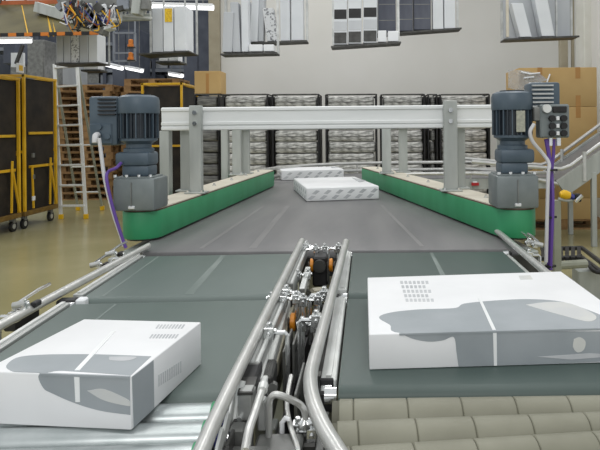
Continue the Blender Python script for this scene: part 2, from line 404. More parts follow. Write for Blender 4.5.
cable([PY(534, 124, YR - .03), PY(530, 132, YR - .04), PY(533, 142, YR - .03), PY(543, 154, YR - .01), PY(549, 164, YR - .02), PY(548, 180, YR - .03), PY(546, 262, YR - .03)], .011, 'white_cable', 'grey white cable arching from the motor down beside the purple cables')
for v, lb in ((170, 'black tie on the purple cables just below the socket module'), (217, 'black tie halfway down the purple cables'), (266, 'black tie at the foot of the purple cables')):
    c = PY(551 - (v - 170) * .015, v, YR - .012)
    o = tag(MB().lathe([(.027, c.z - .005), (.027, c.z + .005)], (c.x, c.y, 0), 12).build('cable_tie', 'black'), lb, 'cable tie', 'cable ties')
    MB().box((c.x + .03, c.y, c.z), (.012, .01, .012)).build('tie_head', 'black', o)

# ------------------------------------------------------------------ gantry frames
def gantry(yb, xa, xb, za, zb, posts, label, feet):
    t = thing('gantry_frame', ((xa + xb) / 2, yb, 0), label, 'frame', 'galvanised gantry frames over the merge belt')
    h = zb - za
    bm = MB().span((xa, yb - .035, za), (xb, yb + .035, zb)).build('beam', 'beam', t, .004)
    for z in (za + .016, zb - .016, za + .05):
        MB().span((xa, yb - .045, z - .012), (xb, yb - .030, z + .012)).build('beam_lip', 'beam', bm, .003)
    for (px, wd, y0, z0, z1) in posts:
        po = MB().span((px - wd / 2, y0 - .03, z0), (px + wd / 2, y0 + .03, z1)).build('post', 'galv', t, .004)
        MB().span((px - wd / 2 - .03, y0 - .06, z0), (px + wd / 2 + .03, y0 + .06, z0 + .012)).build('foot_plate', 'galv', po, .003)
        if y0 < yb:
            for z in (zb - .04, za + .05):
                MB().cyl((px, y0 - .03, z), (px, y0 - .045, z), .017, 6).build('bolt', 'chrome', po)
            for dx in (-.05, .05):
                MB().lathe([(.014, z0 + .012), (.014, z0 + .026)], (px + dx, y0 - .045, 0), 6).build('bolt', 'chrome', po)
    for px in feet:
        MB().span((px - .035, yb - .04, 0), (px + .035, yb + .04, za)).build('leg', 'galv', t, .004)
    return t
YB = 4.40
z1 = PY(300, 106.5, YB).z; z0 = PY(300, 129.5, YB).z
xl = PY(163, 120, YB).x; xr = PY(505, 115, YB).x
yp = YB - .075
pl = PY(196, 120, yp).x; pr = PY(450, 115, yp).x
gantry(YB, xl, xr, z0, z1, [(pl, .085, yp, DZ, z1 + .01), (pr, .095, yp, DZ, z1 + .03),
                            (PY(186, 150, YB + .08).x, .07, YB + .08, DZ, z0 + .03), (PY(461, 150, YB + .08).x, .055, YB + .08, DZ, z0 + .03)],
       'galvanised gantry frame with bolted posts, beside the two gear motors', [xl + .02, xr - .02])
YB2 = 6.05
gantry(YB2, -1.46, .55, z0, z1, [(PY(237, 150, YB2 - .075).x, .085, YB2 - .075, DZ, z1), (PY(246, 150, YB2 + .08).x, .075, YB2 + .08, DZ, z0 + .03),
                                 (PY(386.5, 150, YB2 - .075).x, .09, YB2 - .075, DZ, z1), (PY(403, 150, YB2 + .08).x, .09, YB2 + .08, DZ, z0 + .03)],
       'galvanised gantry frame over the stray far parcels, hidden behind the bolted one', [-1.42])

# ------------------------------------------------------------------ guide rails and clamps
def clamp(mb, p, sz=.018):
    p = Vector(p)
    mb.box(p, (sz * 1.6, sz * 1.8, sz * 2))
    mb.cyl(p + Vector((-sz * 1.2, 0, sz * .3)), p + Vector((sz * 1.2, 0, sz * .3)), sz * .45, 6)
    mb.cyl(p + Vector((0, -sz * 1.3, sz * .1)), p + Vector((0, sz * 1.3, sz * .1)), sz * .38, 6)
    mb.cyl(p + Vector((0, 0, sz)), p + Vector((0, 0, sz * 1.7)), sz * .5, 6)
def rail(pts, r, label, brackets, sm=6, side=1, zdown=.74):
    pts = [Vector(p) for p in pts]; c = sum(pts, Vector()) / len(pts)
    t = thing('guide_rail', (c.x, c.y, min(p.z for p in pts) - r), label, 'rail', 'tubular guide rails along the lanes')
    MB().tube(pts, r, 14, sm if len(pts) > 2 else 0).build('tube', 'tube', t)
    for y in brackets:
        a = min(range(len(pts) - 1), key=lambda i: 0 if min(pts[i].y, pts[i + 1].y) <= y <= max(pts[i].y, pts[i + 1].y) else 1)
        A, B = pts[a], pts[a + 1]; k = (y - A.y) / (B.y - A.y); p = A + (B - A) * k
        cl = MB(); clamp(cl, p + Vector((side * .03, 0, -.012))); cl.build('clamp', 'chrome', t, .002)
        MB().tube([p + Vector((side * .012, 0, -.012)), p + Vector((side * .075, 0, -.012)), p + Vector((side * .082, 0, -.02)), Vector((p.x + side * .082, p.y, zdown))], .007, 8).build('bracket_rod', 'chrome', t)
    return t
zr = .925
rail([PZ(184, 486, zr), PZ(202, 450, zr), PZ(236, 375, zr), PZ(302, 241, zr)], .0155, 'straight tubular guide rail beside the smaller parcel and silver rollers', [1.72, 2.13, 2.95], 2, 1)
rail([PZ(358, 486, zr), PZ(338, 452, zr), PZ(326, 432, zr), PZ(318, 415, zr), PZ(313, 400, zr), PZ(310.5, 385, zr), PZ(311.5, 370, zr), PZ(319, 342, zr), PZ(331, 298, zr), PZ(346, 242, zr)],
     .0165, 'tubular guide rail that bends outwards beside the beige rubber rollers', [1.83, 2.10, 2.90], 6, -1)
zo = .875
rail([PZ(-70, 366, zo), PZ(0, 325.5, zo), PZ(75, 285, zo), PZ(148, 246, zo)], .0165, 'tubular guide rail along the outer edge of the parcel lane by the open floor', [2.05, 2.95], 0, -1)
rail([PZ(497, 231, .885), PZ(548, 274, .885), PZ(600, 317, .885)], .016, 'flat looking guide rail at the outer edge beside the purple cables', [2.35, 2.9], 0, 1)

# sensors and clutter on the outer rails
def sensor(p, s, label, nm='sensor_bracket', extra=()):
    p = Vector(p); t = thing(nm, p - Vector((0, 0, .03)), label, 'bracket')
    k = MB(); clamp(k, p, .013); k.build('clamp', 'chrome', t, .002)
    MB().cyl(p + Vector((-.035 * s, -.01, .0)), p + Vector((.005 * s, -.005, .008)), .012, 12).build('knob', 'alu', t)
    MB().box(p + Vector((.01, .05, -.01)), (.02, .045, .02)).build('sensor_body', 'black', t, .004)
    MB().tube([p + Vector((-.02 * s, .0, .01)), p + Vector((-.02 * s, .12, .02)), p + Vector((-.02 * s, .2, .02))], .006, 8).build('rod', 'chrome', t)
sensor(PZ(25, 305, .90), 1, 'chrome clamp and sensor on the outer rail, level with the smaller parcel')
sensor(PZ(114, 254, .90), 1, 'chrome clamp and sensor on the outer rail, below the hanging purple and white cables')
sensor(PZ(99, 265, .88), 1, 'small chrome clamp on the outer rail between the two belt sections')
sensor(PZ(535, 245, .92), -1, 'chrome clamp cluster beside the outer rail next to the purple cables')
sensor(PZ(528, 243, .90), -1, 'chrome clamp behind the cluster at the end of the green belt')
sensor(PZ(579, 296, .885), -1, 'chrome clamp poking out beside the large flat parcel')
q = tag(MB().box(PZ(22, 318, .80), (.05, .16, .05), .02).build('cable_chain', 'black', bevel=.006), 'black ribbed cable chain below the outer rail beside the parcel lane', 'cable chain')
for k in range(6):
    c = PZ(22, 318, .80); MB().box((c.x, c.y - .07 + k * .028, c.z + .026), (.052, .012, .012)).build('link', 'steel_mid', q)

# ------------------------------------------------------------------ centre aisle machinery between the lanes
t = thing('aisle_shade_frame', (-.2, 2.2, 0), 'added dark frame standing in for shade in the gap between the two lanes', 'frame')  # dark frame added so the gap between the lanes reads as shade
MB().span((-.235, 1.0, .52), (-.135, 3.10, .60)).build('channel', 'steel_dark', t, .004)
for x in (-.228, -.145):
    MB().span((x - .005, 1.0, .60), (x + .005, 3.12, .72)).build('side_plate', 'black', t)
for y in (1.35, 2.1, 2.9):
    MB().span((-.24, y - .03, 0), (-.18, y + .03, .52)).build('leg', 'steel_mid', t, .004)
    MB().span((-.232, y - .02, .60), (-.14, y + .02, .64)).build('cross_tie', 'steel_mid', t, .003)
# aluminium profile bars with grooves
def profile(pa, pb, wd, ht, label, m='alu', groove=True):
    pa, pb = Vector(pa), Vector(pb); c = (pa + pb) / 2
    t = thing('profile_bar', (c.x, c.y, c.z - ht / 2), label, 'bar')
    MB().bar(pa, pb, wd, ht).build('bar', m, t, .002)
    d = (pb - pa).normalized(); r = d.cross(Vector((0, 0, 1))).normalized()
    if groove:
        for s in (-1, 0, 1):
            MB().bar(pa + r * s * wd * .32 + Vector((0, 0, ht / 2)), pb + r * s * wd * .32 + Vector((0, 0, ht / 2)), wd * .16, .004).build('ridge', 'alu_bright', t)
    MB().bar(pa - d * .008, pa, wd * .98, ht * .98).build('end_cap', 'steel_mid', t, .002)
    return t
profile(PZ(252, 371, .875), PZ(283, 299, .875), .040, .045, 'grooved aluminium profile bar beside the belt that carries the smaller parcel')
profile(PZ(288, 289, .875), PZ(304, 251, .875), .040, .045, 'grooved aluminium profile bar between rail end and clamps, beside the merge belt')
profile(PZ(266, 369, .80), PZ(288, 306, .80), .022, .04, 'narrow tan bar lying low in the aisle, next to the grooved profile', 'tan_bar', False)
profile(PZ(274.5, 369, .80), PZ(292, 310, .80), .018, .04, 'narrow tan bar lying low in the aisle, next to the vertical plates', 'tan_bar', False)
profile(PZ(302, 292, .86), PZ(308, 270, .86), .022, .03, 'short pale bar deep among the clamps by the orange wheels', 'alu_bright', False)
# slotted vertical plates
for (u, v, hgt, lb) in ((288, 352, .20, 'upright grey slotted plate in the aisle beside the tan bars'), (297, 345, .16, 'upright grey plate in the aisle beside the bending rail'), (300, 392, .17, 'upright brown grey plate behind the bent metal rod')):
    p = PZ(u, v, .80)
    o = MB().box((p.x, p.y, .80 - hgt / 2 + .04), (.007, .20, hgt)).build('upright_plate', 'steel_mid', bevel=.002)
    tag(o, lb, 'plate')
    for k in range(2): MB().box((p.x, p.y - .05 + k * .09, .81), (.010, .035, .012)).build('slot', 'black', o)
# orange wheels with forks
def wheel(p, label):
    p = Vector(p); t = thing('deflector_wheel', p - Vector((0, 0, .075)), label, 'wheel', 'orange wheels in the aisle')
    MB().tube([p + Vector((-.009, 0, 0)), p + Vector((-.006, 0, 0)), p + Vector((.006, 0, 0)), p + Vector((.009, 0, 0))], [.026, .031, .031, .026], 20).build('tyre', 'orange', t)
    MB().cyl(p + Vector((-.014, 0, 0)), p + Vector((.014, 0, 0)), .012, 12).build('hub', 'steel_dark', t)
    for s in (-1, 1): MB().box(p + Vector((s * .017, 0, -.03)), (.004, .028, .09)).build('fork', 'steel_mid', t, .002)
wheel(PZ(293, 322, .83), 'orange wheel in a steel fork below the parcel-side clamps')
wheel(PZ(317, 318, .83), 'orange wheel in a steel fork beside the chrome cross clamp of the bending rail')
wheel(PZ(312, 265, .85), 'orange wheel in a steel fork near the end of the straight rail')
wheel(PZ(331, 265, .85), 'orange wheel in a steel fork near the end of the bending rail')
p = PZ(321, 268, .82)
o = tag(MB().box(p, (.07, .16, .14)).build('drive_box', 'black', bevel=.008), 'black drive box between the orange wheels near the rail ends', 'box')
MB().cyl(p + Vector((0, -.075, .03)), p + Vector((0, -.1, .03)), .03, 14).build('cover', 'steel_dark', o)
p = PZ(318, 296, .80)
o = tag(MB().box(p, (.06, .07, .05), .3).build('junction_box', 'tan_bar', bevel=.006), 'small beige junction box between the clamps', 'box')
MB().box(p + Vector((0, 0, .027)), (.045, .05, .006), .3).build('lid', 'tan_bar', o, .002)
# clusters of chrome clamps
def cluster(p, n, w_, label, dz=.0):
    p = Vector(p); t = thing('tube_clamp', p - Vector((0, 0, .05)), label, 'clamp')
    for k in range(n):
        q = p + Vector((w_ * (k / (n - 1) - .5) if n > 1 else 0, random.uniform(-.015, .015), dz * k))
        m = MB(); clamp(m, q, .016); m.build('clamp_block', 'chrome', t, .002)
        MB().cyl(q + Vector((0, 0, -.13)), q + Vector((0, 0, .012)), .0065, 8).build('rod', 'chrome', t)
    MB().cyl(p + Vector((-w_ / 2 - .015, 0, 0)), p + Vector((w_ / 2 + .015, 0, 0)), .006, 8).build('cross_rod', 'chrome', t)
cluster(PZ(284, 299, .905), 3, .085, 'row of three chrome tube clamps beside the joint between belt sections')
cluster(PZ(311, 300, .90), 2, .05, 'pair of chrome tube clamps above the beige junction box')
cluster(PZ(309, 249, .905), 2, .07, 'chrome clamps bridging the end of the straight rail')
cluster(PZ(331, 249, .905), 2, .06, 'chrome clamps bridging the end of the bending rail')
cluster(PZ(309, 325, .89), 2, .04, 'chrome cross clamp holding the bending rail above the orange wheel')
cluster(PZ(303, 275, .88), 2, .04, 'chrome clamp pair deep between orange wheels and profile bar')
# black end block and drive plates beside the silver rollers
o = tag(MB().bar(PZ(244, 397, .86), PZ(252, 373, .86), .055, .07).build('end_block', 'black', bevel=.006), 'black plastic block at the end of the grooved profile bar', 'block')
MB().bar(PZ(245, 394, .896), PZ(250, 378, .896), .035, .006).build('rib', 'steel_dark', o)
o = tag(MB().bar(PZ(263, 392, .82), PZ(268, 373, .82), .05, .08).build('end_block', 'steel_dark', bevel=.006), 'dark grey hollow block at the end of the tan bars', 'block')
for u in (264, 274):
    c = PZ(u, 376, .85); MB().cyl(c + Vector((0, -.03, -.02)), c + Vector((0, -.012, -.02)), .013, 10).build('bore', 'steel_mid', o)
t = thing('pulley_drive', PZ(215, 430, .70), 'drive side of the silver roller bed with blue pulleys and slanted pale plates', 'drive')
for k, (u, v) in enumerate(((228, 408), (221, 424), (214, 444), (207, 462))):
    c = PZ(u, v, .825)
    MB().cyl(c + Vector((-.012, 0, 0)), c + Vector((.006, 0, 0)), .036, 16).build('pulley', 'black' if k % 2 else 'blue', t)
    MB().cyl(c + Vector((.006, 0, 0)), c + Vector((.016, 0, 0)), .02, 12).build('pulley_hub', 'blue', t)
    MB().bar(c + Vector((.022, -.035, .005)), c + Vector((.026, .028, .05)), .007, .03).build('slant_plate', 'alu_bright', t, .002)
    MB().box(c + Vector((.034, 0, -.04)), (.008, .07, .11)).build('bearing_plate', 'steel_dark', t, .002)
# tall clamp bracket
p = PZ(247, 405, .86)
t = thing('swing_bracket', p - Vector((0, 0, .14)), 'pale upright clamp bracket with a slanted rod, beside the blue pulleys', 'bracket')
MB().box(p + Vector((.0, 0, .005)), (.036, .04, .07)).build('jaw', 'alu', t, .005)
MB().tube([p + Vector((-.024, -.03, -.05)), p + Vector((-.024, -.01, -.01)), p + Vector((-.014, .015, .05))], .009, 10, 4).build('clamp_arm', 'alu_bright', t)
MB().tube([PZ(245, 452, .86), PZ(249, 430, .865), PZ(255, 412, .885), PZ(262, 390, .90)], .0095, 10, 4).build('slanted_rod', 'tube', t)
MB().cyl(PZ(262, 391, .90), PZ(263.5, 385, .905), .012, 10).build('rod_cap', 'alu_bright', t)
MB().box(p + Vector((.036, .0, -.02)), (.02, .03, .07)).build('side_jaw', 'alu', t, .004)
MB().box(p + Vector((-.01, -.055, -.055)), (.034, .04, .07)).build('spacer', 'steel_mid', t, .004)
MB().box(p + Vector((.01, -.11, -.08)), (.11, .06, .06)).build('foot', 'steel_mid', t, .005)
MB().cyl(p + Vector((-.012, -.02, -.02)), p + Vector((-.012, -.032, -.02)), .007, 8).build('bolt', 'chrome', t)
# valve box with bent rod
zt = .80
p = PZ(279, 436, zt)
t = thing('valve_box', (p.x, p.y, zt - .10), 'grey box with a small white label and a bent metal rod standing on top', 'box')
MB().box((p.x + .003, p.y - .03, zt - .05), (.105, .09, .10)).build('body', 'steel_mid', t, .006)
MB().box((p.x + .015, p.y - .0765, zt - .025), (.05, .003, .03)).build('label_plate', 'white', t)
yb_ = p.y + .0
MB().tube([PY(269, 437, yb_), PY(269, 415, yb_), PY(269.5, 401, yb_), PY(273, 395.5, yb_), PY(279, 395, yb_), PY(292, 400, yb_ + .01), PY(300, 404.5, yb_ + .02), PY(304, 410, yb_ + .02), PY(305.5, 418, yb_ + .02), PY(305.5, 426, yb_ + .02)], .0078, 10, 4).build('bent_rod', 'tube', t)
c = PY(305.5, 424, yb_ + .02)
MB().lathe([(.009, -.012), (.018, -.006), (.018, .006), (.009, .012)], c, 12).build('nut', 'chrome', t)
c = PY(282, 425, yb_ + .03)
MB().tube([c + Vector((0, 0, -.03)), c + Vector((0, 0, .005)), c + Vector((.008, 0, .016)), c + Vector((.016, 0, .012))], .006, 8).build('air_fitting', 'white', t)
cluster(PY(305, 431, yb_ + .03), 2, .035, 'chrome clamp at the foot of the bent metal rod')
c = PY(306, 446, yb_ + .03)
o = tag(MB().box(c, (.06, .08, .05)).build('clamp_base', 'steel_dark', bevel=.006), 'dark steel block below the chrome clamp of the bent rod', 'block')
MB().cyl(c + Vector((-.015, -.04, 0)), c + Vector((-.015, -.055, 0)), .010, 8).build('bolt', 'steel_mid', o)
tag(MB().tube([PZ(291, 376, .84), PZ(288, 392, .83), PZ(287, 408, .82), PZ(291, 428, .81), PZ(297, 446, .80), PZ(300, 462, .79)], .006, 8, 5).build('air_hose', 'tube'), 'thin silver hose curving past the bent metal rod', 'hose')
tag(MB().tube([PZ(301, 304, .84), PZ(305, 316, .82), PZ(309, 326, .80), PZ(306, 336, .78)], .006, 8, 4).build('air_hose', 'black'), 'thin black hose dangling between the orange wheels', 'hose')
tag(MB().tube([PZ(326, 286, .85), PZ(320, 293, .85), PZ(314, 299, .83), PZ(311, 306, .80)], .005, 8, 4).build('air_hose', 'black'), 'thin black hose looping behind the beige junction box', 'hose')

# ------------------------------------------------------------------ silver roller bed (smaller parcel)
t = thing('roller_conveyor', (-.66, 1.15, 0), 'roller bed of polished silver rollers with green end rings under the smaller parcel', 'conveyor')
for k in range(5):
    y = 1.422 - k * .092; r = .037
    P = lambda x, dy=0: Vector((*rot2(x, y + dy, PIV, LA), BZ - r - .001))
    ro = MB().cyl(P(-1.05), P(-.372), r, 22).build('roller', 'roller_steel', t)
    MB().cyl(P(-.372), P(-.358), r + .002, 22).build('end_ring', 'green', ro)
    MB().cyl(P(-.358), P(-.30), .014, 12).build('shaft', 'chrome', ro)
MB().hexa([Vector((*rot2(x, y, PIV, LA), BZ - .11)) for x, y in ((-1.05, .96), (-.32, .96), (-.32, 1.45), (-1.05, 1.45))], [Vector((*rot2(x, y, PIV, LA), BZ - .10)) for x, y in ((-1.05, .96), (-.32, .96), (-.32, 1.45), (-1.05, 1.45))]).build('gap_shade_plate', 'black', t)  # dark plate added below the rollers to shade the gaps between them
for x in (-1.075, -.29):
    a = rot2(x, 1.46, PIV, LA); b_ = rot2(x, .95, PIV, LA)
    MB().bar((*b_, BZ - .115), (*a, BZ - .115), .02, .11).build('side_frame', 'alu', t, .003)
    for yy in (1.05, 1.4):
        c = rot2(x, yy, PIV, LA); MB().span((c[0] - .025, c[1] - .025, 0), (c[0] + .025, c[1] + .025, BZ - .14)).build('leg', 'galv', t, .004)
# ------------------------------------------------------------------ beige roller bed
t = thing('roller_conveyor', (.3, 1.2, 0), 'roller bed of thick beige rubber sleeved rollers in front of the large parcel', 'conveyor')
for k in range(5):                  # slightly conical rollers fanning round a bend
    st = .005 + .012 * (k % 2); X0, X1 = -.085, .70
    ya, yb_ = 1.427 - k * .110, 1.440 - k * .075; ra, rb = .054, .0365
    rr = lambda x: ra + (rb - ra) * (x - X0) / (X1 - X0)
    ax = lambda x: Vector((x, ya + (yb_ - ya) * (x - X0) / (X1 - X0), BZ - rr(x) - .001))
    core = MB().tube([ax(X0), ax(X1)], [ra * .93, rb * .93], 20).build('roller', 'roller_seam', t)
    x = -.07; i = 0
    while x < .68:
        e = min(x + (st + .03 if i == 0 else .128), .685)
        MB().tube([ax(x + .0008), ax(x + .003), ax(e - .003), ax(e - .0008)], [rr(x) - .002, rr(x), rr(e), rr(e) - .002], 24).build('rubber_sleeve', 'roller_beige', core)
        x = e; i += 1
for x in (-.105, .72):
    MB().bar((x, .93, BZ - .1), (x, 1.46, BZ - .1), .02, .12).build('side_frame', 'steel_mid', t, .003)
    for yy in (1.05, 1.4):
        MB().span((x - .025, yy - .025, 0), (x + .025, yy + .025, BZ - .15)).build('leg', 'galv', t, .004)
c = PZ(326.5, 390, .84)
o = tag(MB().cyl(c + Vector((-.013, 0, -.01)), c + Vector((.013, 0, -.01)), .022, 18).build('idler_roller', 'chrome'), 'small shiny idler roller beside the end of the dark belt', 'roller')
MB().box(c + Vector((0, .02, -.004)), (.036, .012, .05)).build('bracket', 'black', o, .003)

# ------------------------------------------------------------------ parcels
FACE = {}
def inside(t, p, n):
    q, z0, z1 = FACE[t]; e = .002
    if n.z > .9:
        ex, ey = q[1] - q[0], q[3] - q[0]; d = p - q[0]
        den = ex.x * ey.y - ex.y * ey.x
        a = (d.x * ey.y - d.y * ey.x) / den; b = (ex.x * d.y - ex.y * d.x) / den
        a = min(max(a, e / ex.length), 1 - e / ex.length); b = min(max(b, e / ey.length), 1 - e / ey.length)
        return Vector((*(q[0] + ex * a + ey * b).xy, z1))
    A, B = (q[0], q[1]) if abs(n.y) > abs(n.x) else (q[1], q[2])
    d = B - A; d.z = 0; a = (p - A).dot(d) / d.length_squared; a = min(max(a, e / d.length), 1 - e / d.length)
    return Vector((*(A + d * a).xy, min(max(p.z, z0 + e), z1 - e)))
def parcel(FL, FR, BR, BL, z0, z1, label, m='carton_white', bev=.003):
    c = (FL + FR + BR + BL) / 4
    t = thing('parcel', (c.x, c.y, z0), label, 'parcel')
    q = [FL, FR, BR, BL]; FACE[t] = (q, z0, z1)
    MB().hexa([Vector((p.x, p.y, z0)) for p in q], [Vector((p.x, p.y, z1)) for p in q]).build('carton', m, t, bev, 3)
    return t
def decal(t, pts, p0, n, m, label=None, name='print', th=.0008, sm=False):
    n = Vector(n).normalized()
    if sm:                          # soften the outline; a point given twice stays a sharp corner
        q = [Vector((u, v, 0)) for u, v in pts]
        runs = [[q[0]]]
        for p in q[1:] + [q[0]]:
            if (p - runs[-1][-1]).length < 1e-6: runs.append([p])
            else: runs[-1].append(p)
        if len(runs) > 1: runs[0] = runs.pop() + runs[0][1:]
        out = []
        for run in runs:
            for p in (crom(run, 5) if len(run) > 2 else run):
                if not out or (p - out[-1]).length > .05: out.append(p)
        if (out[0] - out[-1]).length < .05: out.pop()
        pts = [(p.x, p.y) for p in out]
    W3 = []
    for u, v in pts:
        p = inside(t, hit(u, v, p0, n), n)
        if not W3 or (p - W3[-1]).length > 1e-4: W3.append(p)
    if (W3[0] - W3[-1]).length < 1e-4: W3.pop()
    o = MB().slab(W3, n, th).build(name, m, t)
    if label: o['label'] = label
    return o
Z = Vector((0, 0, 1))
# smaller parcel (left lane)
zt = BZ + .117
FR_, BR_, BL_ = PZ(131, 376.5, zt), PZ(201, 322, zt), PZ(84, 319, zt); FL_ = FR_ + (BL_ - BR_) * 1.02
t = parcel(FL_, FR_, BR_, BL_, BZ + .001, zt, 'smaller white parcel with grey printed band, half on the silver rollers')
nf = (FR_ - FL_).cross(Z); nf = nf if nf.y < 0 else -nf
ns = (BR_ - FR_).cross(Z); ns = ns if ns.x > 0 else -ns
K = lambda pts: [(x * .35, 310 + y * .35) for x, y in pts]
decal(t, K([(18, 160), (48, 137), (110, 129), (200, 127), (300, 128), (432, 133), (432, 133), (374, 187), (374, 187), (215, 176), (165, 174), (110, 183), (60, 181), (32, 174)]), FR_, Z, 'print_dark', 'grey printed band on the top', sm=True)
decal(t, K([(112, 184), (165, 178), (215, 178), (376, 191), (376, 191), (379, 300), (379, 300), (290, 288), (215, 266), (150, 238), (124, 222)]), FR_, nf, 'print_dark', 'grey printed shape on the front', sm=True)
decal(t, K([(376.5, 191), (438, 139), (440, 282), (382, 340)]), FR_, ns, 'print_dark', 'grey printed shape on the end')
decal(t, K([(250, 230), (300, 226), (378, 262), (374, 274), (300, 258)]), FR_, nf, 'print_light', 'pale streak in the grey print', 'print_streak', .0016, True)
decal(t, K([(318, 62), (330, 62), (228, 174), (213, 174)]), FR_, Z, 'strap', None, 'strap', .0022)
decal(t, K([(213, 180), (228, 180), (230, 262), (217, 262)]), FR_, nf, 'strap', None, 'strap', .0022)
decal(t, K([(312, 135), (388, 135), (366, 146), (316, 145)]), FR_, Z, 'print_mid', None, 'print_streak', .0016, True)
for i in range(11):     # blurred lettering on the end face and on the top
    x = 452 + i * 6.2
    y0 = 186 - (x - 452) * .62; decal(t, K([(x, y0), (x + 3.4, y0 - 2.1), (x + 3.4, y0 + 30), (x, y0 + 33)]), FR_, ns, 'print_mid', None, 'lettering')
for r in range(2):
    for i in range(9):
        x = 452 - r * 18 + i * 9; y = 42 + r * 28
        decal(t, K([(x, y), (x + 5, y), (x - 3, y + 11), (x - 8, y + 11)]), FR_, Z, 'print_mid', None, 'lettering')
MB().bar(FL_.lerp(FR_, .40) + Vector((0, 0, -.0017)), FR_ + Vector((0, 0, -.0017)) - (FR_ - FL_).normalized() * .002, .0052, .0048).build('edge_print', 'print_dark', t)
# large flat parcel (right lane)
zt = BZ + .096
FL_, BL_, BR_ = PZ(369, 334.4, zt), PZ(367.5, 277.5, zt), PZ(561, 271.3, zt)
fd = (PZ(494.6, 331, zt) - FL_).normalized(); W_ = (BR_ - BL_).length
FR_ = FL_ + fd * (W_ * 1.0)
t = parcel(FL_, FR_, BR_, BL_, BZ + .001, zt, 'large flat white parcel with a grey printed silhouette on the dark belt')
nf = fd.cross(Z); nf = nf if nf.y < 0 else -nf
K = lambda pts: [(340 + x * .4444, 250 + y * .4444) for x, y in pts]
decal(t, K([(88, 152), (115, 141), (180, 134), (258, 131), (280, 121), (350, 114), (430, 111), (500, 117), (560, 136), (600, 152), (655, 172), (655, 172), (655, 186), (655, 186), (350, 182.5), (140, 187), (112, 168)]), FL_, Z, 'print_dark', 'grey printed silhouette on the top', sm=True)
decal(t, K([(418, 124), (470, 118), (520, 122), (575, 148), (560, 162), (500, 148), (450, 134)]), FL_, Z, 'print_light', 'pale patch inside the grey print', 'print_patch', .0016, True)
decal(t, K([(138, 188.5), (138, 188.5), (165, 200), (200, 206), (232, 203), (256, 196), (262, 230), (267, 265), (267, 265), (345, 262), (600, 250), (690, 243), (690, 243), (700, 183), (700, 183), (585, 183), (350, 183), (250, 186)]), FL_, nf, 'print_dark', 'grey printed silhouette on the front', sm=True)
decal(t, K([(526, 200), (540, 196), (552, 206), (548, 224), (534, 230), (524, 218)]), FL_, nf, 'print_light', 'pale spot in the grey print', 'print_spot', .0016, True)
decal(t, K([(445, 240), (560, 232), (600, 234), (600, 240), (520, 246)]), FL_, nf, 'print_mid', None, 'print_streak', .0016)
decal(t, K([(310, 108), (316, 108), (351, 181), (343, 181)]), FL_, Z, 'strap', None, 'strap', .0022)
decal(t, K([(344, 184), (352, 184), (353, 262), (346, 262)]), FL_, nf, 'strap', None, 'strap', .0022)
MB().bar(FL_.lerp(FR_, .11) + Vector((0, 0, -.0017)), FR_ + Vector((0, 0, -.0017)) - fd * .002, .0052, .0048).build('edge_print', 'print_dark', t)
for r in range(5):
    n_ = 7 - (r % 2)
    for i in range(n_):
        x = 135 + r * 3 + i * 9.5; y = 70 + r * 10
        decal(t, K([(x, y), (x + 6.2, y - .2), (x + 7.4, y + 6), (x + 1.2, y + 6.2)]), FL_, Z, 'print_mid', None, 'lettering')
decal(t, K([(402, 58), (428, 57), (434, 66), (406, 67)]), FL_, Z, 'print_light', None, 'address_label')
# wrapped parcels far down the merge belt
def rect(c0, ang, wx, wy):
    e = Vector((math.cos(ang), math.sin(ang), 0)); g = Vector((-e.y, e.x, 0)); c0 = Vector((*c0, 0))
    return c0, c0 + e * wx, c0 + e * wx + g * wy, c0 + g * wy
for (c0, ang, wx, wy, h, lb) in (((-.525, 5.24), math.radians(13), .655, 1.05, .122, 'white wrapped parcel with repeating grey print, alone on the charcoal merge belt'),
                                 ((-1.04, 7.36), math.radians(14), .78, .55, .125, 'white wrapped parcel leaving the charcoal belt, just beyond the lone one')):
    q = rect(c0, ang, wx, wy)
    t = parcel(*q, BZ + .001, BZ + h, lb, 'carton_white', .012)
    nrm = (q[1] - q[0]).cross(Z).normalized()
    for a, b_, k in ((q[0], q[1], 6), (q[3], q[0], 7)):
        nn = (b_ - a).cross(Z).normalized()
        for i in range(k):
            for j in range(2):
                c = a + (b_ - a) * ((i + .5 + (.25 if j else -.1)) / (k + .2)) + Vector((0, 0, BZ + .035 + j * .045))
                d = (b_ - a).normalized()
                MB().slab([c + d * -.035 + Z * -.012, c + d * .0 + Z * -.018, c + d * .04 + Z * .012, c + d * .005 + Z * .02], nn, .001).build('print', 'print_mid', t)
    MB().slab([Vector((*(q[2] * .75 + q[1] * .15 + q[3] * .1).xy, BZ + h)), Vector((*(q[2] * .5 + q[1] * .5).xy, BZ + h)), Vector((*(q[2] * .35 + q[1] * .5 + q[0] * .15).xy, BZ + h))], Z, .004).build('film_flap', 'print_mid', t)

# ------------------------------------------------------------------ curve conveyor beyond and incline
t = thing('curve_conveyor', (-.3, 7.6, 0), 'curved conveyor with double silver side rails turning behind the gantry', 'conveyor')
cx, cy = .42, 7.10; R0, R1 = .45, 1.66
arc = lambda r, z, n=14: [Vector((cx + r * math.cos(a), cy + r * .86 * math.sin(a), z)) for a in [PI - (PI / 2) * k / n for k in range(n + 1)]]
XE = 2.35
inn, out = arc(R0, 0) + [Vector((XE, cy + R0 * .86, 0))], arc(R1, 0) + [Vector((XE, cy + R1 * .86, 0))]
n = len(inn); m_ = MB()
m_.add([p + Z * (BZ - .05) for p in inn] + [p + Z * (BZ - .05) for p in out] + [p + Z * (BZ - .0005) for p in inn] + [p + Z * (BZ - .0005) for p in out],
       [f for i in range(n - 1) for f in ((i, i + 1, n + i + 1, n + i), (2 * n + i, 3 * n + i, 3 * n + i + 1, 2 * n + i + 1), (i, 2 * n + i, 2 * n + i + 1, i + 1), (n + i, n + i + 1, 3 * n + i + 1, 3 * n + i))])
m_.build('curved_belt', 'belt_grey', t)
